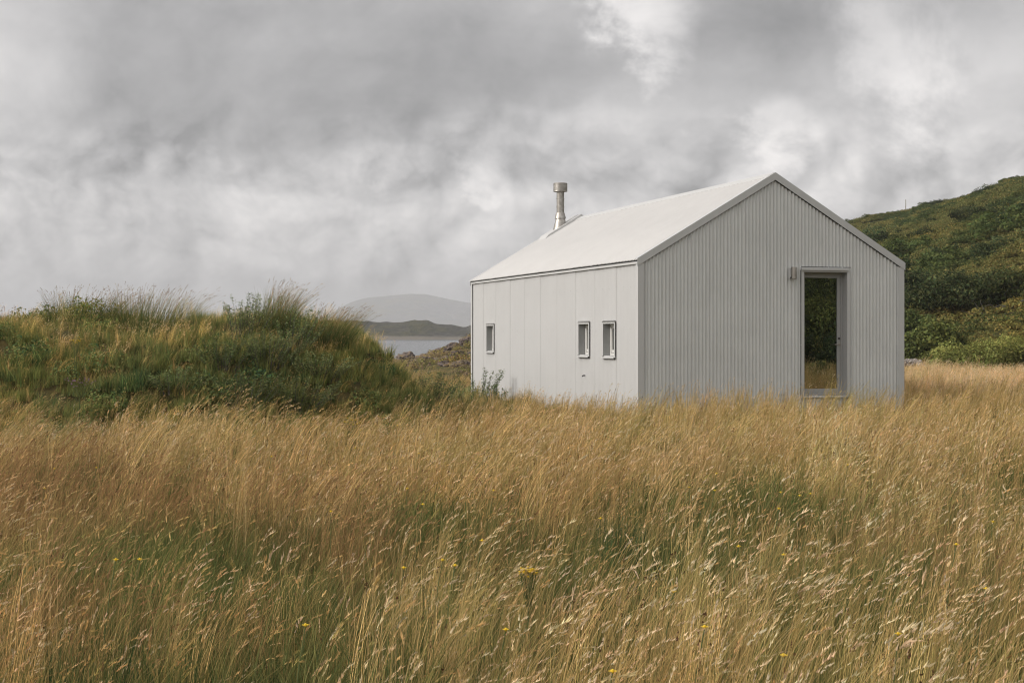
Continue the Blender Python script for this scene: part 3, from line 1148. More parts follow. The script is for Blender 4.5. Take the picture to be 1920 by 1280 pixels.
STRAW = [(0.60, 0.415, 0.21), (0.51, 0.335, 0.15), (0.43, 0.295, 0.12), (0.34, 0.265, 0.10)]
PALE = [(0.64, 0.49, 0.32), (0.57, 0.42, 0.26), (0.61, 0.50, 0.34)]
RUST = [(0.29, 0.165, 0.085), (0.24, 0.15, 0.07), (0.33, 0.21, 0.105)]
GREEN = [(0.10, 0.14, 0.048), (0.13, 0.16, 0.055), (0.165, 0.18, 0.07), (0.065, 0.10, 0.042)]
OLIVE = [(0.17, 0.165, 0.055), (0.20, 0.18, 0.07), (0.14, 0.14, 0.05)]
DARKG = [(0.035, 0.07, 0.03), (0.05, 0.085, 0.035), (0.03, 0.055, 0.03)]


def disc(r, n, rad, z=0.0):
    a = r.uniform(0, 2 * math.pi, n)
    q = rad * np.sqrt(r.uniform(0, 1, n))
    return np.stack([q * np.cos(a), q * np.sin(a), np.full(n, z)], -1)


WIND = np.array([0.20, -0.03])


def lean_of(r, n, h, amt=1.0, spread=0.5, fl=None):
    v = np.empty((n, 2))
    v[:, 0] = h * (WIND[0] * amt + r.normal(0, .22 * spread, n))
    v[:, 1] = h * (WIND[1] * amt + r.normal(0, .26 * spread, n))
    return v


def patch(kind, seed, lod, material=None):
    """one patch of meadow, about 0.7 m across"""
    r = np.random.default_rng(seed)
    b = MB()
    wk = (1.0, 1.9, 3.6)[lod]
    nk = (1.0, 0.62, 0.40)[lod] * 0.72
    rad = (0.36, 0.42, 0.62)[lod]
    seg = (5, 4, 3)[lod]
    nfl = (13, 8, 5)[lod]
    area = (rad / 0.36) ** 1.4
    K = dict(
        bent=dict(st=170, hs=(.28, .84), sc=STRAW, hc=PALE + STRAW, hd=.34, hl=(.05, .10), hw=.0042, lf=230, ls=(.15, .42), lc=OLIVE + GREEN + STRAW[3:], w=.0022),
        fog=dict(st=150, hs=(.30, .84), sc=STRAW + OLIVE[:1], hc=PALE, hd=.26, hl=(.055, .105), hw=.0050, lf=230, ls=(.15, .42), lc=OLIVE + GREEN + STRAW[3:], w=.0024),
        lush=dict(st=45, hs=(.38, .66), sc=STRAW[2:] + OLIVE, hc=STRAW, hd=.4, hl=(.05, .09), hw=.0042, lf=430, ls=(.22, .55), lc=GREEN + OLIVE, w=.0032),
        rust=dict(st=180, hs=(.30, .76), sc=RUST + STRAW[1:3], hc=RUST + STRAW[:1] + RUST, hd=.42, hl=(.05, .10), hw=.0036, lf=230, ls=(.15, .40), lc=OLIVE + GREEN + DARKG[:1] + RUST[:1], w=.0020),
        blond=dict(st=240, hs=(.34, .80), sc=PALE[1:2] + STRAW[:2], hc=PALE, hd=.42, hl=(.06, .11), hw=.0052, lf=200, ls=(.15, .45), lc=STRAW[:2] + OLIVE[:2], w=.0024),
        rush=dict(st=40, hs=(.45, .70), sc=STRAW, hc=RUST, hd=.3, hl=(.03, .06), hw=.005, lf=420, ls=(.30, .70), lc=DARKG + GREEN[:1], w=.0030),
        low=dict(st=55, hs=(.22, .50), sc=STRAW + RUST[:1], hc=STRAW, hd=.4, hl=(.04, .08), hw=.004, lf=480, ls=(.10, .36), lc=GREEN + OLIVE + OLIVE, w=.0036),
        dark=dict(st=30, hs=(.25, .50), sc=OLIVE, hc=STRAW, hd=.4, hl=(.04, .08), hw=.004, lf=520, ls=(.14, .46), lc=DARKG + GREEN, w=.0040),
    )[kind]
    # leaves
    n = int(K['lf'] * nk * area)
    nb = max(5, n // 14)
    bi = r.integers(0, nb, n)
    base = disc(r, nb, rad, -0.03)[bi] + np.concatenate([r.normal(0, .035 * (1, 1.2, 1.6)[lod], (n, 2)), np.zeros((n, 1))], 1)
    h = r.uniform(*K['ls'], nb)[bi] * r.uniform(.6, 1.1, n)
    yaw = r.normal(0, 0.9, n)
    stiff = kind == 'rush'
    c0 = pal(r, n, K['lc']) * np.exp(r.normal(-.25, .3, nb))[bi][:, None]
    c1 = c0 * 0.6 + 0.4 * pal(r, n, K['lc'] + (OLIVE if not stiff else []))
    ribbon(b, base, h, lean_of(r, n, h, .6, .6 if stiff else 1.1), yaw, K['w'] * wk * 1.5 * r.uniform(.7, 1.3, n), c0, c1, r.uniform(.5, 1.4, n), seg)
    # flowering stems
    n = int(K['st'] * nk * area)
    # stems stand in small bunches that share height, lean and tone
    nb = max(6, n // 9)
    bi = r.integers(0, nb, n)
    bc = disc(r, nb, rad, -0.03)
    base = bc[bi] + np.concatenate([r.normal(0, .022 * (1, 1.2, 1.6)[lod], (n, 2)), np.zeros((n, 1))], 1)
    hb_ = r.uniform(*K['hs'], nb) * (1.0, .92, 1.04)[lod]
    h = hb_[bi] * r.uniform(.72, 1.08, n)
    ln = lean_of(r, nb, np.ones(nb), .85, .6)[bi] * h[:, None] + r.normal(0, .035, (n, 2))
    tone = np.exp(r.normal(-.03, .33, nb))[bi][:, None]
    c0 = pal(r, nb, K['sc'])[bi] * tone * np.exp(r.normal(0, .2, (n, 1)))
    c1 = c0 * .55 + .45 * pal(r, n, K['sc'])
    c0 = c0 * .5 + .5 * np.array(OLIVE[0])
    bend = r.uniform(.7, 1.8, n)
    p = ribbon(b, base, h, ln, r.normal(0, .8, n), K['w'] * wk * .8 * np.ones(n), c0, c1, bend, seg, wtip=.5)
    m_ = r.uniform(0, 1, n) < K['hd'] * (1.0, 1.8, 1.7)[lod]
    dk_ = (~m_) & (r.uniform(0, 1, n) < (.07, .16, .12)[lod])
    kd = int(dk_.sum())
    if kd:
        heads(b, p[dk_, -1], np.tile([.2, 0, 1.0], (kd, 1)), r.uniform(.02, .04, kd), .007 * (1, 1.3, 2)[lod] * np.ones(kd), pal(r, kd, [(0.09, 0.05, 0.03), (0.13, 0.07, 0.04)]), 7, r, 0)
    tip = p[m_, -1]
    dv = p[m_, -1] - p[m_, -2]
    dv /= np.linalg.norm(dv, axis=1, keepdims=True)
    dv[:, 0] += 0.30
    dv /= np.linalg.norm(dv, axis=1, keepdims=True)
    k = m_.sum()
    hl = r.uniform(*K['hl'], k)
    heads(b, tip, dv, hl, K['hw'] * (1, 1.35, 2.2)[lod] * r.uniform(.7, 1.3, k), pal(r, k, K['hc'], .14), nfl, r)
    return b.mesh('grass_patch', material or M_GRASS)


def leafy(seed, n, rad, hgt, lsize, cols, mat_, lod=0):
    """low herbs and bramble: leaf flakes heaped over a small dome"""
    r = np.random.default_rng(seed)
    b = MB()
    c = r.normal(0, 1, (n, 3))
    c /= np.linalg.norm(c, axis=1, keepdims=True)
    c[:, 2] = np.abs(c[:, 2])
    q = r.uniform(.45, 1, n) ** .6
    p = c * q[:, None] * np.array([rad, rad, hgt])
    p *= (1 + .35 * np.sin(c[:, :1] * 5 + seed) * np.cos(c[:, 1:2] * 4))
    nrm = c + r.normal(0, .7, (n, 3)) + np.array([0, 0, .4])
    quads(b, p, nrm, lsize * r.uniform(.6, 1.4, n), pal(r, n, cols, .22), r)
    return b.mesh('leaf_clump', mat_)


def quads(b, p, nrm, size, col, r, asp=0.55):
    n = len(p)
    nrm = nrm / (np.linalg.norm(nrm, axis=1, keepdims=True) + 1e-9)
    a = np.cross(nrm, r.normal(0, 1, (n, 3)))
    a /= np.linalg.norm(a, axis=1, keepdims=True) + 1e-9
    c = np.cross(nrm, a)
    s = size[:, None]
    v = np.stack([p - a * s, p - c * s * asp, p + a * s, p + c * s * asp], 1).reshape(-1, 3)
    b.add(v, np.arange(4 * n).reshape(-1, 4), np.repeat(col, 4, 0))


def scatter(name, label, cat, meshes, pts, rot, scl, idx, tilt=None):
    """uncountable growth as ONE object: points that carry patch meshes"""
    coll = bpy.data.collections.new(name + '_sources')
    for i, me in enumerate(meshes):
        o = bpy.data.objects.new('%s_source.%03d' % (name, i), me)
        coll.objects.link(o)
    me = bpy.data.meshes.new(name)
    n = len(pts)
    me.vertices.add(n)
    me.vertices.foreach_set('co', np.asarray(pts, np.float32).ravel())
    if tilt is None:
        tilt = np.zeros((n, 2))
    rv = np.concatenate([tilt, np.asarray(rot)[:, None]], 1).astype(np.float32)
    a = me.attributes.new('rot', 'FLOAT_VECTOR', 'POINT')
    a.data.foreach_set('vector', rv.ravel())
    a = me.attributes.new('scl', 'FLOAT', 'POINT')
    a.data.foreach_set('value', np.asarray(scl, np.float32))
    a = me.attributes.new('idx', 'INT', 'POINT')
    a.data.foreach_set('value', np.asarray(idx, np.int32))
    o = bpy.data.objects.new(name, me)
    sc.collection.objects.link(o)
    ng = bpy.data.node_groups.new(name, 'GeometryNodeTree')
    ng.interface.new_socket('Geometry', in_out='INPUT', socket_type='NodeSocketGeometry')
    ng.interface.new_socket('Geometry', in_out='OUTPUT', socket_type='NodeSocketGeometry')
    nn = ng.nodes
    gi, go = nn.new('NodeGroupInput'), nn.new('NodeGroupOutput')
    ci = nn.new('GeometryNodeCollectionInfo')
    ci.inputs['Collection'].default_value = coll
    ci.inputs['Separate Children'].default_value = True
    ci.inputs['Reset Children'].default_value = True
    ip = nn.new('GeometryNodeInstanceOnPoints')
    ip.inputs['Pick Instance'].default_value = True

    def attr(nm, t):
        x = nn.new('GeometryNodeInputNamedAttribute')
        x.data_type = t
        x.inputs[0].default_value = nm
        return [q for q in x.outputs if q.enabled and q.name == 'Attribute'][0]
    ng.links.new(gi.outputs[0], ip.inputs['Points'])
    ng.links.new(ci.outputs[0], ip.inputs['Instance'])
    ng.links.new(attr('idx', 'INT'), ip.inputs['Instance Index'])
    e2r = nn.new('FunctionNodeEulerToRotation')
    ng.links.new(attr('rot', 'FLOAT_VECTOR'), e2r.inputs[0])
    ng.links.new(e2r.outputs[0], ip.inputs['Rotation'])
    ng.links.new(attr('scl', 'FLOAT'), ip.inputs['Scale'])
    ng.links.new(ip.outputs[0], go.inputs[0])
    md = o.modifiers.new('growth', 'NODES')
    md.node_group = ng
    return tag(o, label, cat, kind='stuff')


cR, sR = math.cos(ROT), math.sin(ROT)


def in_house(x, y, pad=0.0):
    dx_, dy_ = x - 2.408, y - 27.0
    u = dx_ * cR + dy_ * sR
    v = -dx_ * sR + dy_ * cR
    return (u > -pad) & (u < W + pad) & (v > -pad) & (v < L + pad)


def jgrid(x0, x1, y0, y1, step):
    gx, gy = np.meshgrid(np.arange(x0, x1, step), np.arange(y0, y1, step))
    p = np.stack([gx.ravel(), gy.ravel()], -1)
    return p + rng.uniform(-.5, .5, p.shape) * step


def img(x, y, z=0.5):
    """where a point of the meadow shows in the photograph, to match its colour patches"""
    return 960 + FPX * x / y, HOR + FPX * (EYE - z) / y


def G(px, py, cx, cy_, sx, sy):
    return np.exp(-((px - cx) / sx) ** 2 - ((py - cy_) / sy) ** 2)


KINDS = ['bent', 'fog', 'lush', 'rust', 'rush', 'low', 'dark', 'blond']


def meadow_mix(x, y):
    px, py = img(x, y)
    n1 = fbm(x * .9, y * .9, 71, 3)
    n2 = fbm(x * .9, y * .9, 81, 3)
    n3 = fbm(x * 2.1, y * 2.1, 91, 2)
    bent = 0.65 + 1.2 * n1 + 1.3 * ss(py, 880, 780) + .5 * G(px, py, 1100, 900, 500, 120)
    fog = 0.30 + 1.9 * n2 + 1.1 * G(px, py, 1650, 1150, 420, 190) + .5 * G(px, py, 900, 1230, 500, 120) + .5 * G(px, py, 1400, 790, 600, 50) + .7 * G(px, py, 650, 1040, 200, 50) \
        + .8 * G(px, py, 450, 835, 450, 30)
    lush = 0.50 + 2.3 * n3 - 1.2 * n2 + 1.7 * G(px, py, 1170, 975, 200, 45) + 2.0 * G(px, py, 330, 970, 210, 45) + 1.6 * G(px, py, 1400, 905, 180, 40) + 1.6 * G(px, py, 520, 1065, 120, 40) \
        + 1.6 * G(px, py, 1860, 840, 90, 60) + .9 * G(px, py, 200, 1270, 330, 60) + 1.3 * G(px, py, 800, 930, 160, 40) + 1.2 * G(px, py, 1750, 1010, 200, 35) + 1.0 * G(px, py, 700, 1180, 250, 50) + .8 * G(px, py, 350, 800, 90, 15) + .6 * G(px, py, 1600, 1060, 200, 40)
    rust = 0.1 - 1.9 * n1 + 1.5 * G(px, py, 250, 890, 400, 60) + 1.0 * G(px, py, 620, 1000, 200, 80) + 1.0 * G(px, py, 80, 1050, 150, 60) + .7 * G(px, py, 1750, 960, 220, 60) \
        + .7 * G(px, py, 250, 1150, 200, 60)
    rush = 0.0 + 1.6 * n3 + .8 * n1 + 1.5 * G(px, py, 250, 960, 60, 25) + 1.5 * G(px, py, 530, 1070, 80, 22) + 1.2 * G(px, py, 1260, 960, 90, 28) + .9 * G(px, py, 640, 900, 60, 25)
    wgt = np.stack([bent, fog, lush, rust, rush, np.full_like(bent, -.3 + 0 * bent), np.full_like(bent, -9.0), -.2 + 1.5 * n2 + 1.5 * G(px, py, 1500, 775, 600, 40) + 1.0 * G(px, py, 500, 825, 400, 22) + .5 * G(px, py, 1750, 1180, 250, 120)], -1)
    wgt[..., 5] = -.3 + 2.3 * G(px, py, 80, 800, 200, 22)
    wgt = np.clip(wgt, 0.001, None) ** 4
    # lushly grown behind the house on the right only in a narrow band
    return wgt / wgt.sum(-1, keepdims=True)


NV = 3
src = {}
for lod in range(3):
    src[lod] = [patch(k_, 100 * lod + 10 * i + j, lod) for i, k_ in enumerate(KINDS) for j in range(NV)]

pts_l, rot_l, scl_l, idx_l, tilt_l = [], [], [], [], []
allm = src[0] + src[1] + src[2]
NS = len(src[0])


def plant(p, lod, mixf, sc0=(0.78, 1.15), hmul=None):
    x, y = p[:, 0], p[:, 1]
    wgt = mixf(x, y)
    cum = np.cumsum(wgt, -1)
    q = rng.uniform(0, 1, len(p))
    kk = (q[:, None] > cum).sum(-1).clip(0, len(KINDS) - 1)
    z = top_z(x, y)
    pts_l.append(np.stack([x, y, z], -1))
    rot_l.append(rng.normal(0, .45, len(p)))
    s = rng.uniform(*sc0, len(p)) * (1 + .5 * fbm(x * .5, y * .5, 55, 2) + .6 * fbm(x * 1.3, y * 1.3, 58, 2))
    s = s * np.array([1.0, 1.08, .98, .98, 1.0, .85, .9, 1.05])[kk]
    if hmul is not None:
        s = s * hmul
    scl_l.append(s)
    idx_l.append(lod * NS + kk * NV + rng.integers(0, NV, len(p)))
    tilt_l.append(rng.normal(0, .05, (len(p), 2)))


def inview(p, m_=0.06, near=0.0):
    return np.abs(p[:, 0]) < (0.36 + m_) * p[:, 1] + 0.7


def not_mound(p):
    return mound_h(p[:, 0], p[:, 1]) < 0.22


p = jgrid(-6, 6, 2.6, 10.5, 0.34)
p = p[inview(p)]
plant(p, 0, meadow_mix)
p = jgrid(-10, 10, 10.5, 19, 0.40)
p = p[inview(p) & not_mound(p)]
plant(p, 1, meadow_mix)
p = jgrid(-12, 24, 19, 58, 0.62)
p = p[inview(p) & not_mound(p) & (foot_s(p[:, 0], p[:, 1]) < 0.3) & ~in_house(p[:, 0], p[:, 1], 0.25)]
# nothing grows tall on the rocky rise
p = p[~((p[:, 1] > 50) & (p[:, 0] < 3))]


def far_mix(x, y):
    wgt = meadow_mix(x, y)
    px, py = img(x, y)
    lush_band = G(px, py, 1850, 742, 120, 9) + G(px, py, 1880, 850, 80, 40)  # narrow greener band and a green patch right of the house
    beh = (y > 31) & (px > 1600)
    wgt[..., 2] += np.where(beh, 3.0 * lush_band, 0)
    wgt[..., 3] *= np.where(beh, .2, 1)
    wgt[..., 0] += np.where(beh, 2.0, 0)
    wgt[..., 7] += np.where(beh, 9.0, 0)
    gap = ((px > 690) & (px < 960) & (y > 23)).astype(float)
    wgt[..., 5] += 1.2 * gap
    wgt[..., 2] += .5 * gap
    return wgt / wgt.sum(-1, keepdims=True)


hm = np.where((p[:, 1] > 26) & (p[:, 0] < 3), .62, .80)
# shorter close to the long wall so that the sheets show
plant(p, 2, far_mix, (0.85, 1.1), hm)
# the rest of the meadow, out of the frame but mirrored in the door
p = jgrid(-16, 40, -14, 50, 1.15)
ph = np.abs(p[:, 0]) < 0.42 * p[:, 1] + .7
p = p[~ph & (foot_s(p[:, 0], p[:, 1]) < 0.3) & not_mound(p) & (np.hypot(p[:, 0], p[:, 1]) > 2.2)]
plant(p, 2, meadow_mix, (0.95, 1.25))
cat3 = lambda l: np.concatenate(l)
scatter('meadow_grass', 'tall golden meadow grass with seed heads bent by the wind', 'grass', allm,
        cat3(pts_l), cat3(rot_l), cat3(scl_l), cat3(idx_l), cat3(tilt_l))
print('meadow patches', sum(len(a) for a in pts_l))

# growth on the bank
clumps = [leafy(900 + i, 700, .30, .24, .0165, c, M_LEAF) for i, c in enumerate([GREEN, DARKG + GREEN[:1], OLIVE + GREEN, GREEN + OLIVE])]
NC = len(clumps)
p = jgrid(-14, 1.2, 17, 34, 0.245)
mh = mound_h(p[:, 0], p[:, 1])
p = p[inview(p, .12) & (mh > 0.16)]
p = p[rng.uniform(0, 1, len(p)) < np.where(p[:, 1] > 26, .35, 1)]
fc = p[p[:, 1] < 21.6]
p = np.concatenate([p, fc + rng.uniform(-.12, .12, fc.shape)])
x, y = p[:, 0], p[:, 1]
z = ground_z(x, y)
px, py = 960 + FPX * x / y, HOR + FPX * (EYE - z - .2) / y
n1, n2, n3 = fbm(x * 1.3, y * 1.3, 201, 3), fbm(x * 1.3, y * 1.3, 211, 3), fbm(x * .7, y * .7, 221, 3)
crest = (y > 21.0).astype(float)
lump = fbm(x * 1.1, y * 1.1, 231, 2)
wg = np.stack([.15 + 1.5 * n1 + .3 * crest,                     # bent
               .10 + .9 * n3 + .3 * crest,                      # fog
               .80 + 1.4 * n2 + .9 * G(px, py, 650, 680, 130, 80),                      # lush
               .05 + 1.2 * n3 + .7 * G(px, py, 620, 640, 70, 30),                      # rust
               -.1 + 1.2 * n2 + 1.0 * G(px, py, 560, 700, 130, 50),                      # rush
               .9 + 1.2 * n1 + 0 * x,                                        # low
               .2 - 1.5 * n1 + 1.6 * G(px, py, 520, 690, 180, 50) + .8 * G(px, py, 230, 700, 130, 30),   # dark, massed to put the hollow's shade into the plant colour
               .12 - 1.2 * n2 - .3 * crest, .02 - 1.4 * n1 + 1.2 * G(px, py, 500, 690, 120, 45), .2 + 1.5 * n3, .22 + 1.1 * n2], -1)
wg = np.clip(wg, .001, None) ** 3
wg /= wg.sum(-1, keepdims=True)
kk = (rng.uniform(0, 1, len(p))[:, None] > np.cumsum(wg, -1)).sum(-1).clip(0, 10)
lodm = [patch(k_, 4000 + 10 * i + j, 1, M_BANK) for i, k_ in enumerate(KINDS) for j in range(NV)]
idx = np.where(kk < 7, kk * NV + rng.integers(0, NV, len(p)), len(lodm) + (kk - 7).clip(0, 3))
scl = np.where(kk < 7, rng.uniform(.38, .60, len(p)), rng.uniform(.7, 1.35, len(p))) * np.clip(1 + .7 * lump, .85, 1.4)
scatter('bank_growth', 'mixed green grasses, herbs and bramble covering the bank', 'undergrowth', lodm + clumps,
        np.stack([x, y, z], -1), rng.normal(0, .5, len(p)), scl, idx, rng.normal(0, .12, (len(p), 2)) + np.array([.15, .05]))

# bracken and low scrub over the hill
BRK = [(0.11, 0.108, 0.038), (0.09, 0.094, 0.034), (0.145, 0.118, 0.042)]
GORSE = [(0.05, 0.065, 0.024), (0.065, 0.08, 0.028), (0.04, 0.055, 0.024)]
brack = [leafy(950 + i, 900, 1.0, .45, .06, c, M_HLEAF) for i, c in enumerate([BRK, BRK + GORSE, GORSE, BRK])]
p = jgrid(4, 90, 46, 214, 1.2)
s = foot_s(p[:, 0], p[:, 1])
bear = p[:, 0] / p[:, 1]
p = p[(s > 0.6) & (s < 125) & (bear > 0.19) & (bear < 0.47)]
q = jgrid(14, 95, -55, 46, 1.9)
s = foot_s(q[:, 0], q[:, 1])
q = q[(s > .6) & (s < 60)]
p = np.concatenate([p, q])
x, y = p[:, 0], p[:, 1]
far = np.hypot(x, y)
n1 = fbm(x * .12, y * .12, 301, 4)
kk = np.where(n1 > .06, 3, np.where(n1 > -.02, 0, np.where(n1 > -.1, 1, 2)))
scatter('hill_scrub', 'olive and rusty bracken and low scrub on the hillside', 'scrub', brack,
        np.stack([x, y, hill_z(x, y) - .08], -1), rng.uniform(0, 6.28, len(p)),
        rng.uniform(.65, 1.35, len(p)) * (1 - .45 * ss(foot_s(x, y), 60, 85)), kk, rng.normal(0, .15, (len(p), 2)))
print('hill', len(p))


# ------------------------------------------------------------------ bushes and trees
def bush_mesh(seed, rx, ry, rz, nclump, nleaf, lsize, cols, mat_, csize=.32, flat=0.0, lift=0.0):
    r = np.random.default_rng(seed)
    b = MB()
    for i in range(nclump):
        d = r.normal(0, 1, 3)
        d /= np.linalg.norm(d)
        d[2] = abs(d[2]) * .95 + (-.25 if r.uniform() < .25 else .0)
        q = r.uniform(.35, 1.0) ** .5
        c = d * q * np.array([rx, ry, rz]) * r.uniform(.82, 1.12) + np.array([0, 0, rz * .12 + lift])
        cs = csize * r.uniform(.6, 1.35)
        k = int(nleaf * r.uniform(.6, 1.3))
        o = r.normal(0, 1, (k, 3))
        o /= np.linalg.norm(o, axis=1, keepdims=True)
        o = o * (r.uniform(.15, 1.0, (k, 1)) ** .5)
        p = c + o * cs * np.array([1.15, 1.15, .75])
        if flat == 0:
            p[:, 2] = np.maximum(p[:, 2], r.uniform(-.1, .15, k))
        tone = np.exp(r.normal(0, .30))
        quads(b, p, o + r.normal(0, .55, (k, 3)) + np.array([0, 0, .5]), lsize * r.uniform(.6, 1.4, k), pal(r, k, cols, .16) * tone, r)
    return b.mesh('foliage', mat_)


def stems_mesh(seed, n, spread, hgt, rad, mat_, twist=.3, z0=-.15):
    r = np.random.default_rng(seed)
    b = MB()
    for i in range(n):
        a = r.uniform(0, 6.28)
        e = spread * r.uniform(.4, 1)
        t = np.linspace(0, 1, 7)
        pts = np.stack([e * np.cos(a) * t ** 1.3, e * np.sin(a) * t ** 1.3, z0 + hgt * r.uniform(.7, 1) * t], -1)
        pts += r.normal(0, twist * .1, pts.shape) * t[:, None]
        b.tube(pts, rad * (1 - .8 * t), 6)
        for _ in range(3):
            k = r.integers(2, 6)
            d = r.normal(0, 1, 3)
            d[2] = abs(d[2])
            d /= np.linalg.norm(d)
            q = pts[k] + d[None] * (np.linspace(0, 1, 4)[:, None] * hgt * .35)
            b.tube(q, rad * .4 * np.linspace(1, .3, 4), 5)
    return b.mesh('stem', mat_)


def thing2(name, loc, rz, scale, fol, stem, label, cat, group=None):
    o = empty(name, loc, rz)
    o.scale = (scale,) * 3 if not isinstance(scale, tuple) else scale
    for nm, me in (('foliage', fol), ('stem', stem)):
        if me is None:
            continue
        c = bpy.data.objects.new(nm, me)
        sc.collection.objects.link(c)
        c.parent = o
    return tag(o, label, cat, group)


H1 = [(0.060, 0.075, 0.026), (0.08, 0.09, 0.03), (0.05, 0.065, 0.025)]
H2 = [(0.09, 0.095, 0.03), (0.12, 0.11, 0.035), (0.075, 0.08, 0.028)]
LB = [(0.12, 0.135, 0.045), (0.10, 0.12, 0.04), (0.14, 0.145, 0.05)]
H3 = [(0.026, 0.038, 0.018), (0.036, 0.048, 0.021), (0.055, 0.060, 0.026)]
hb = [bush_mesh(500 + i, 1.5, 1.4, 1.15, 34, 125, .070, c, M_HLEAF, .42) for i, c in enumerate([H1, H2, H3, H1, H3])]
tb = [bush_mesh(540 + i, 1.5, 1.4, 1.15, 40, 190, .045, c, M_HLEAF, .42) for i, c in enumerate([H1, H3, H3])]
hstem = stems_mesh(520, 7, .9, 1.0, .05, M_BARK)
r = np.random.default_rng(77)
cand = jgrid(4, 88, 46, 205, 4.2)
s = foot_s(cand[:, 0], cand[:, 1])
bear = cand[:, 0] / cand[:, 1]
cand = cand[(s > 5.0) & (s < 118) & (bear > .205) & (bear < .42)]
dens = fbm(cand[:, 0] * .06, cand[:, 1] * .06, 401, 3) + .55 * np.exp(-foot_s(cand[:, 0], cand[:, 1]) / 30)
cand = cand[(dens > -.03 + .22 * ss(foot_s(cand[:, 0], cand[:, 1]), 60, 85)) & (r.uniform(0, 1, len(cand)) < .8)]
print('hill bushes', len(cand))
for (x, y) in cand[:250]:
    if y < 78 and x / y > .268:
        continue
    z = float(hill_z(x, y))
    low_ = float(foot_s(x, y)) < 42
    k = (2, 4, 0, 2, 3)[r.integers(0, 5)] if low_ else r.integers(0, 5)
    sz = r.uniform(.9, 1.7) if low_ else r.uniform(.5, 1.0)
    tone = ['mid green', 'olive', 'dark green', 'mid green', 'dark green'][k]
    thing2('hillside_bush', (x, y, z - .15), r.uniform(0, 6.28), (sz, sz, sz * r.uniform(.7, 1.0)), hb[k], None,
           '%s rounded bush among the scrub on the hillside' % tone, 'bush', '%s bushes scattered over the hillside' % tone)
# mirrored in the door: the thicket along the foot of the hill to the right of the camera
cand = jgrid(16, 50, -42, 42, 2.7)
s = foot_s(cand[:, 0], cand[:, 1])
cand = cand[(s > .5) & (s < 22) & (cand[:, 0] > .5 * cand[:, 1])]
for (x, y) in cand[np.argsort(np.hypot(cand[:, 0] - 22, cand[:, 1] - 14))][:120]:
    k = r.integers(0, 3)
    sz = r.uniform(.8, 1.6)
    thing2('thicket_bush', (x, y, float(hill_z(x, y)) - .2), r.uniform(0, 6.28), (sz, sz, sz * 1.25), tb[k], None,
           'bush of the thicket that the glass door mirrors', 'bush', 'thicket bushes mirrored in the glass door')


def pos(px, py, D):
    """world place of a photograph point at depth D"""
    return Vector(((px - 960) / FPX * D, D, EYE + (HOR - py) / FPX * D))


# the large dark shrubs at the foot of the hill, placed one by one (px of centre, depth, radius, height, kind, label)
BIG = [
    (1862, 67, 3.9, 502, 2, 'large dark spreading tree with bare grey limbs at the foot of the hill'),
    (1745, 58, 1.35, 598, 0, 'rounded glossy bush at the meadow edge just right of the cabin'),
    (1700, 61, 1.3, 575, 3, 'bush tucked behind the right corner of the cabin above the pale stones'),
    (1755, 70, 1.9, 540, 4, 'dark bush between the rounded meadow edge bush and the large spreading tree'),
    (1905, 56, 1.9, 632, 5, 'low light green bracken clump at the right edge below the spreading tree'),
    (1825, 55.5, 1.9, 642, 5, 'low light green bracken mound at the meadow edge under the spreading tree'),
    (1715, 74, 2.3, 505, 2, 'tall dark bush beside the cabin verge at mid height of the hill'),
    (1914, 186, 2.6, 338, 3, 'rounded tree on the skyline at the far right of the hill'),
    (1780, 57, 1.2, 655, 5, 'smallest bracken clump between the rounded bush and the bracken mound'),
]
for i, (px, D, rad, ytop, k, lab) in enumerate(BIG):
    x = (px - 960) / FPX * D
    z = float(top_z(x, D)) - .1
    hg = max(.4, (EYE + (HOR - ytop) / FPX * D - z) / 1.30)
    cols = [H1, H2, H3, H1, H3, LB][k]
    big = i == 0
    fm = bush_mesh(600 + i, rad, rad * .8, hg, int((36 + rad * 22) * (1.7 if big else 1.2)), 190, (.075 if k < 5 else .05) if D < 80 else .10, cols, M_HLEAF, .34 + .06 * rad, lift=.15)
    sm = stems_mesh(620 + i, 9 if big else 6, rad * .8, hg * .8, .03 + .008 * rad, M_BARK)
    o = thing2('spreading_tree' if big else 'meadow_edge_bush', (x, D, z), 0, 1.0, fm, None, lab, 'tree' if i in (0, 7) else 'bracken' if k == 5 else 'bush')
    if i == 7:
        o.name = 'skyline_tree'
    if k == 5:
        o.name = 'bracken_clump'
    c = bpy.data.objects.new('trunk' if i in (0, 7) else 'stem', sm)
    sc.collection.objects.link(c)
    c.parent = o
    if big:
        b = MB()
        rr = np.random.default_rng(5)
        for (qx0, qy0, qx1, qy1, rd) in [(1905, 586, 1828, 600, .05), (1905, 575, 1850, 572, .035), (1920, 565, 1870, 580, .03), (1856, 598, 1835, 560, .028), (1862, 592, 1800, 583, .02), (1880, 590, 1840, 618, .03), (1845, 590, 1823, 565, .02)]:
            a, e = pos(qx0, qy0, D - 3.3), pos(qx1, qy1, D - 3.5)
            t = np.linspace(0, 1, 9)[:, None]
            q = np.array(a)[None] * (1 - t) + np.array(e)[None] * t + rr.normal(0, .045, (9, 3)) - np.array([x, D, z])
            b.tube(q, rd * np.linspace(1, .35, 9), 6)
        b.build('limb', M_BARK, o)


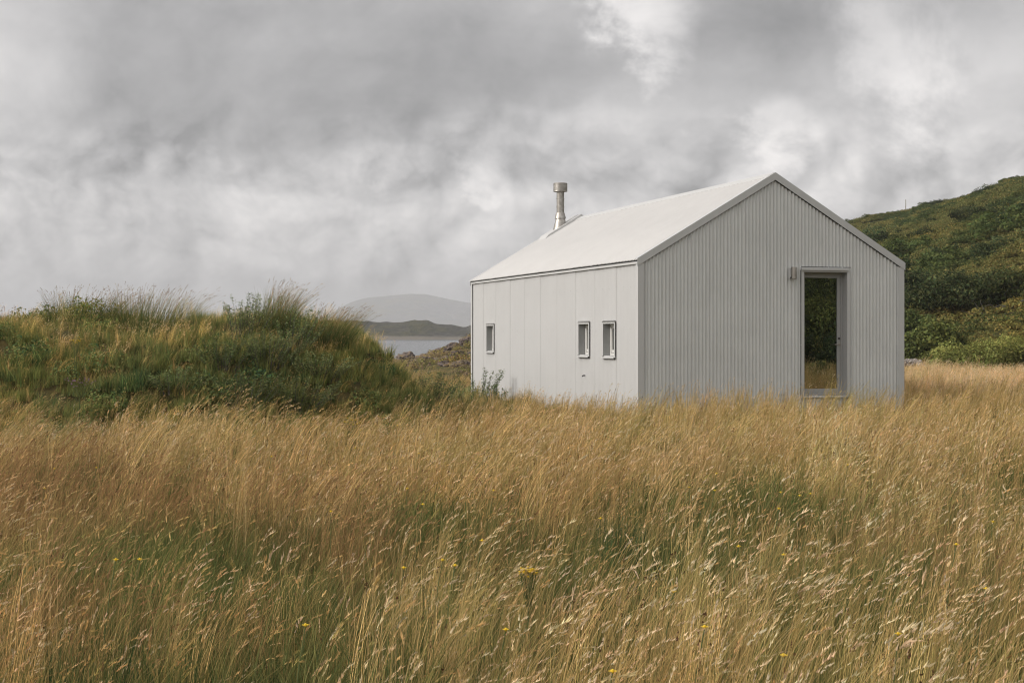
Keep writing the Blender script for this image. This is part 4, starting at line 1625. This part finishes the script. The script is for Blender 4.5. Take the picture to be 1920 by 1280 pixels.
def sprig(b, sb, r, base, h, lean, nl, ls, cols):
    t = np.linspace(0, 1, 6)
    p = base[None] + np.stack([lean[0] * t ** 1.5, lean[1] * t ** 1.5, h * t], -1) + r.normal(0, .012, (6, 3)) * t[:, None]
    sb.tube(p, .006 * (1.1 - t), 4, cap=False)
    tt = r.uniform(.18, 1.0, nl)
    q = np.stack([np.interp(tt, t, p[:, i]) for i in range(3)], -1)
    a = r.uniform(0, 6.28, nl)
    reach = ls * r.uniform(.8, 2.2, nl)
    q[:, 0] += np.cos(a) * reach
    q[:, 1] += np.sin(a) * reach
    q[:, 2] += reach * .5
    nrm = np.stack([-np.cos(a) * .6, -np.sin(a) * .6, np.ones(nl)], -1) + r.normal(0, .35, (nl, 3))
    quads(b, q, nrm, ls * r.uniform(.6, 1.3, nl), pal(r, nl, cols, .25), r, .34)


def shrub(seed, rad, h, ns, nl, ls, cols):
    r = np.random.default_rng(seed)
    b, sb = MB(), MB()
    for i in range(ns):
        a, q = r.uniform(0, 6.28), rad * math.sqrt(r.uniform()) * .6
        hh = h * r.uniform(.55, 1.05) * (1 - .35 * (q / (rad + 1e-6)))
        sprig(b, sb, r, np.array([q * math.cos(a), q * math.sin(a), -.05]), hh, (q * 1.1 * math.cos(a) + .12 * hh, q * 1.1 * math.sin(a)), nl, ls, cols)
    return b.mesh('foliage', M_LEAF), sb.mesh('stem', M_BARK)


WIL = [(0.125, 0.155, 0.062), (0.155, 0.175, 0.072), (0.085, 0.115, 0.05), (0.20, 0.20, 0.09)]
WILD = [(0.075, 0.10, 0.042), (0.09, 0.115, 0.048), (0.13, 0.14, 0.06)]
SHR = [  # px, depth, radius, height, stems, palette, label
    (462, 21.6, .42, .80, 26, WIL, 'leafy willow shrub with upright shoots on the crest of the bank'),
    (548, 21.5, .45, .85, 30, WIL, 'leafy shrub with a tall central shoot left of the windblown tussock'),
    (505, 21.0, .50, .62, 34, WIL, 'bushy willow shrub between the two crest shoots, over the dark hollow'),
    (420, 20.9, .50, .55, 34, WILD, 'low leafy shrub at the left of the dark hollow in the bank'),
    (600, 21.0, .45, .50, 30, WIL, 'low leafy shrub just below the windblown tussock'),
    (465, 20.3, .50, .60, 36, WILD, 'dark leafy shrub hanging over the hollow in the bank'),
    (555, 20.4, .50, .60, 36, WILD, 'dark leafy shrub in the middle of the bank face'),
    (330, 20.4, .42, .45, 28, WIL, 'small pale green shrub on the bank face left of the hollow'),
    (95, 19.2, .55, .42, 34, WIL, 'low green shrub at the foot of the bank on the left'),
    (805, 30.0, .55, .85, 40, WILD, 'bushy green shrub standing alone in the gap left of the cabin'),
    (903, 34.4, .40, .95, 12, WILD, 'young leafy sapling against the far end of the long wall'),
    (937, 33.2, .22, .60, 6, WILD, 'smallest sapling in front of the long wall, right of the leafy one'),
    (860, 32.5, .60, .55, 30, WIL, 'low pale green shrub beside the far corner of the cabin'),
]
for i, (px, D, rad, hg, ns, cols, lab) in enumerate(SHR):
    x = (px - 960) / FPX * D
    fm, sm = shrub(700 + i, rad, hg, int(ns * 1.5), 90, .019 if D < 25 else .026, cols)
    thing2('sapling' if 'sapling' in lab else 'leafy_shrub', (x, D, float(ground_z(x, D))), 0, 1.0, fm, sm, lab, 'shrub')

# tussocks on the crest of the bank
TUS = [(165, 22.4, .62, .50, 'dark based grass tussock on the crest, left of the tallest tussock', 1.0),
       (285, 22.2, .62, .64, 'tallest brown plumed grass tussock on the crest of the bank', 1.1),
       (515, 21.9, .26, .78, 'narrow tussock of long thin blades leaning right behind the leafy shoots', 1.25),
       (612, 21.8, .36, .62, 'windblown dark tussock at the right shoulder of the bank', 1.5),
       (60, 22.6, .55, .40, 'low straw coloured tussock at the far left of the crest', .9)]
for i, (px, D, rad, hg, lab, ln) in enumerate(TUS):
    r = np.random.default_rng(800 + i)
    x = (px - 960) / FPX * D
    o = empty('grass_tussock', (x, D, float(ground_z(x, D)) - .05))
    tag(o, lab, 'tussock')
    b = MB()
    n = 900
    h = hg * 1.2 * r.uniform(.4, 1, n)
    base = disc(r, n, rad, 0)
    lnv = lean_of(r, n, h, ln * 1.1, .8) + base[:, :2] * .5
    ribbon(b, base, h, lnv, r.normal(0, .9, n), .0055 * np.ones(n), pal(r, n, DARKG + GREEN[:1]), pal(r, n, OLIVE + GREEN), r.uniform(.4, 1.2, n), 4)
    c = b.build('blade_tuft', M_GRASS, o)
    b = MB()
    n = 170
    h = hg * r.uniform(.75, 1.25, n)
    base = disc(r, n, rad, 0)
    lnv = lean_of(r, n, h, ln * 1.2, .6) + base[:, :2] * .3
    pth = ribbon(b, base, h, lnv, r.normal(0, .8, n), .0045 * np.ones(n), pal(r, n, OLIVE), pal(r, n, RUST + STRAW[1:]), 1.0, 4, wtip=.5)
    dv = pth[:, -1] - pth[:, -2]
    dv /= np.linalg.norm(dv, axis=1, keepdims=True)
    heads(b, pth[:, -1], dv, r.uniform(.05, .12, n), .0065 * r.uniform(.7, 1.3, n), pal(r, n, RUST + RUST + STRAW[2:]) * .8, 8, r)
    b.build('plume', M_GRASS, o)

# ------------------------------------------------------------------ rocks
def rock_mesh(seed, sx, sy, sz):
    import bmesh
    bm = bmesh.new()
    bmesh.ops.create_icosphere(bm, subdivisions=4, radius=1)
    off = Vector((seed * 3.7, seed * 1.3, seed * 9.1))
    for v in bm.verts:
        c = v.co.copy()
        d = mnoise.noise(c * 1.1 + off) * .5 + mnoise.noise(c * 2.7 + off) * .24 + mnoise.noise(c * 6 + off) * .10
        cell = mnoise.cell(c * 1.6 + off)
        k = 1 + d + .14 * cell
        v.co = Vector((c.x * k * sx, c.y * k * sy, c.z * k * sz))
    me = bpy.data.meshes.new('rock')
    bm.to_mesh(me)
    bm.free()
    me.materials.append(M_ROCK)
    return me


rocks = [rock_mesh(i, 1, .8, .55 + .1 * i) for i in range(5)]
r = np.random.default_rng(12)
cnt = 0
for _ in range(1200):
    D = r.uniform(54, 135)
    px = r.uniform(700, 985)
    x = (px - 960) / FPX * D
    dens = .5 + .5 * ss(px, 770, 860)
    if r.uniform() > dens:
        continue
    z = float(ground_z(x, D))
    py = HOR + FPX * (EYE - z) / D
    if py < 628 or cnt >= 150:
        continue
    s = r.uniform(.18, .62) * (D / 80)
    o = bpy.data.objects.new('shore_rock', rocks[r.integers(0, 5)])
    sc.collection.objects.link(o)
    o.location = (x, D, z - .05 * s)
    o.rotation_euler = (r.normal(0, .3), r.normal(0, .3), r.uniform(0, 6.28))
    o.scale = (s, s, s * r.uniform(.6, 1.1))
    tag(o, 'purplish brown rock of the rough shore beyond the far end of the cabin', 'rock', 'rocks of the rough shore beyond the cabin')
    cnt += 1
for i, (px, py, D, s) in enumerate([(1697, 681, 53.5, .20), (1703, 679, 54.5, .26), (1711, 680, 54.2, .22), (1718, 681, 54.8, .16), (1725, 683, 54.0, .18)]):
    me_ = rocks[i].copy()
    me_.materials.clear()
    me_.materials.append(M_PALEROCK)
    o = bpy.data.objects.new('pale_stone', me_)
    sc.collection.objects.link(o)
    x = (px - 960) / FPX * D
    o.location = (x, D, EYE + (HOR - py) / FPX * D)
    o.scale = (s, s, s * .8)
    o.rotation_euler = (.2 * i, .3, 1.3 * i)
    tag(o, 'pale stone in the low heap at the meadow edge right of the cabin', 'stone', 'pale stones heaped at the meadow edge')

# growth between the rocks
HEA = [(0.15, 0.10, 0.085), (0.12, 0.11, 0.045), (0.19, 0.15, 0.06)]
hth = [leafy(970 + i, 260, .50, .28, .045, c, M_LEAF) for i, c in enumerate([HEA, HEA + OLIVE[:1], [(0.15, 0.12, 0.09), (0.20, 0.16, 0.08)]])]
p = jgrid(-16, 8, 38, 130, .8)
bb = p[:, 0] / p[:, 1]
p = p[(bb > -.115) & (bb < .02) & ~in_house(p[:, 0], p[:, 1], .6)]
p = p[rng.uniform(0, 1, len(p)) < .5]
scatter('shore_heather', 'brown heather and yellow grass between the shore rocks', 'heather', hth,
        np.stack([p[:, 0], p[:, 1], ground_z(p[:, 0], p[:, 1]) - .05], -1), rng.uniform(0, 6.28, len(p)),
        rng.uniform(.5, 1.2, len(p)), rng.integers(0, 3, len(p)))

# fence post on the skyline of the hill
D = 207.0
xp = (1698 - 960) / FPX * D
zt = float(hill_z(xp, D))
b = MB()
b.tube([(0, 0, -.4), (0.01, 0, .7), (.03, 0, 1.9)], [.07, .065, .06], 8)
o = b.build('fence_post', m_painted('weathered_wood', (0.38, 0.35, 0.30), 0.8, 0.1))
o.location = (xp, D, zt)
tag(o, 'thin pale wooden post standing on the skyline of the hill', 'post')

# ------------------------------------------------------------------ flowers
m, n = mat('yellow_petals')
tc = n.new('ShaderNodeTexCoord')
M_YEL = finish(m, n, principled(n, n.mix(n.noise(tc.outputs['Object'], 40, 2), (0.62, 0.40, 0.03), (0.80, 0.60, 0.07)), 0.7, 0, .1))
m, n = mat('mauve_petals')
tc = n.new('ShaderNodeTexCoord')
M_MAU = finish(m, n, principled(n, n.mix(n.noise(tc.outputs['Object'], 40, 2), (0.30, 0.17, 0.26), (0.45, 0.30, 0.40)), 0.7, 0, .1))
m, n = mat('flower_stalk')
M_STK = finish(m, n, principled(n, (0.11, 0.13, 0.05), .8, 0, .1))


def flower(seed, h, r0, mat_, npet=9):
    r = np.random.default_rng(seed)
    b = MB()
    a = np.linspace(0, 6.28, npet, endpoint=False)
    for q in a:
        d = np.array([math.cos(q), math.sin(q), .25])
        s = np.array([-math.sin(q), math.cos(q), 0])
        c0 = np.array([.10 * h, 0, h])
        b.add([c0 + d * r0 * .15, c0 + d * r0 * .6 + s * r0 * .24, c0 + d * r0, c0 + d * r0 * .6 - s * r0 * .24], [(0, 1, 2, 3)])
    b.lathe([(0, h + .010), (r0 * .3, h + .007), (r0 * .3, h - .002), (0, h - .006)], 8, (.10 * h, 0))
    t = np.linspace(0, 1, 5)
    sb = MB().tube(np.stack([.10 * h * t ** 2, 0 * t, h * t], -1), .0022, 4)
    return b.mesh('flower_head', mat_), sb.mesh('stalk', M_STK)


fl = [flower(i, .52 + .05 * i, .016, M_YEL) for i in range(3)]
spots = [(1165, 741), (760, 905), (700, 775), (668, 800), (655, 832), (735, 792), (780, 845), (915, 805), (910, 905), (1295, 905), (1325, 910), (1440, 945), (1450, 912), (1483, 920), (1502, 916),
         (1450, 1028), (1365, 1014), (1768, 1014), (1850, 970), (1900, 1030), (1820, 1092), (1670, 1177), (1440, 1210), (1288, 1155), (810, 1045), (830, 1060), (740, 1058), (1240, 1098), (1115, 1300 - 60),
         (775, 935), (925, 1165), (240, 1045), (190, 1048), (90, 868), (68, 908), (495, 848), (620, 945), (545, 1162), (1575, 862), (1640, 845), (1330, 875), (1885, 770), (170, 868), (1110, 955), (880, 1010), (1000, 820)]
r = np.random.default_rng(3)
for i, (px, py) in enumerate(spots):
    k = i % 3
    hh = .52 + .05 * k
    g0 = -.02
    D = (EYE - hh - .04) * FPX / (py - HOR)
    x = (px - 960) / FPX * D
    if D > 26 or mound_h(x, D) > .2:
        continue
    zg = float(ground_z(x, D))
    o = empty('yellow_wildflower', (x, D, zg + .05), r.normal(0, .5))
    s = max(1.0, D / 9) ** .5
    for nm, me in zip(('flower_head', 'stalk'), fl[k]):
        c = bpy.data.objects.new(nm, me)
        sc.collection.objects.link(c)
        c.parent = o
    tag(o, 'small yellow wildflower on a thin stalk among the meadow grass', 'wildflower', 'small yellow wildflowers dotted through the meadow')

# ragwort: a flat topped cluster of yellow heads
def ragwort(name, px, py, D, width, nh, label, mat_, hstem=.62):
    r = np.random.default_rng(int(px))
    c = pos(px, py, D)
    zg = float(ground_z(c.x, D))
    o = empty(name, (c.x, D, zg))
    tag(o, label, 'wildflower')
    b, sb = MB(), MB()
    H = c.z - zg
    for i in range(nh):
        q = np.array([r.uniform(-.5, .5) * width, r.uniform(-.3, .3) * width, H + r.normal(0, width * .10)])
        rr = .0095 * r.uniform(.8, 1.2) * (1 if D < 12 else 1.5)
        for k in range(7):
            a = k * .9 + r.uniform(0, .5)
            d = np.array([math.cos(a), math.sin(a), .2])
            s = np.array([-math.sin(a), math.cos(a), 0])
            b.add([q, q + d * rr * .7 + s * rr * .4, q + d * rr * 1.3, q + d * rr * .7 - s * rr * .4], [(0, 1, 2, 3)])
        b.lathe([(0, q[2] + .005), (rr * .6, q[2] + .003), (rr * .5, q[2] - .004), (0, q[2] - .007)], 6, (q[0], q[1]))
        m0 = np.array([q[0] * .3, q[1] * .3, H * .72])
        sb.tube(np.array([m0, (m0 + q) / 2 + np.array([0, 0, .01]), q]), .0016, 4)
    for i in range(5):
        e = np.array([r.uniform(-.15, .15) * width, r.uniform(-.1, .1) * width, H * .72])
        sb.tube(np.array([[e[0] * .4, e[1] * .4, 0], e * np.array([.7, .7, .5]), e]), .003, 5)
    b.build('flower_head', mat_, o)
    sb.build('stalk', M_STK, o)


ragwort('ragwort', 991, 1071, 6.55, .085, 34, 'brightest flat topped cluster of yellow ragwort in the middle foreground', M_YEL)
ragwort('ragwort', 142, 638, 20.2, .14, 14, 'yellow ragwort cluster near the top of the bank on the left', M_YEL)
ragwort('ragwort', 660, 788, 16.6, .20, 10, 'thin spread of yellow ragwort in the meadow below the bank', M_YEL)
ragwort('thistle_patch', 150, 715, 19.4, .38, 34, 'patch of small mauve thistle flowers on the bank face at left', M_MAU)

# ------------------------------------------------------------------ haze over the sea
m = bpy.data.materials.new('sea_air')
m.use_nodes = True
m.node_tree.nodes.clear()
pv = m.node_tree.nodes.new('ShaderNodeVolumePrincipled')
pv.inputs['Color'].default_value = (0.80, 0.81, 0.83, 1)
pv.inputs['Density'].default_value = 0.00025
pv.inputs['Anisotropy'].default_value = 0.0
mo = m.node_tree.nodes.new('ShaderNodeOutputMaterial')
m.node_tree.links.new(pv.outputs[0], mo.inputs['Volume'])
HZ = True
if HZ:
    b = MB().box(-7300, 7300, -600, 9300, -16, 200)
    hz = b.build('haze', m)
    tag(hz, 'thin pale sea haze over bay and mountain', 'haze', kind='stuff')
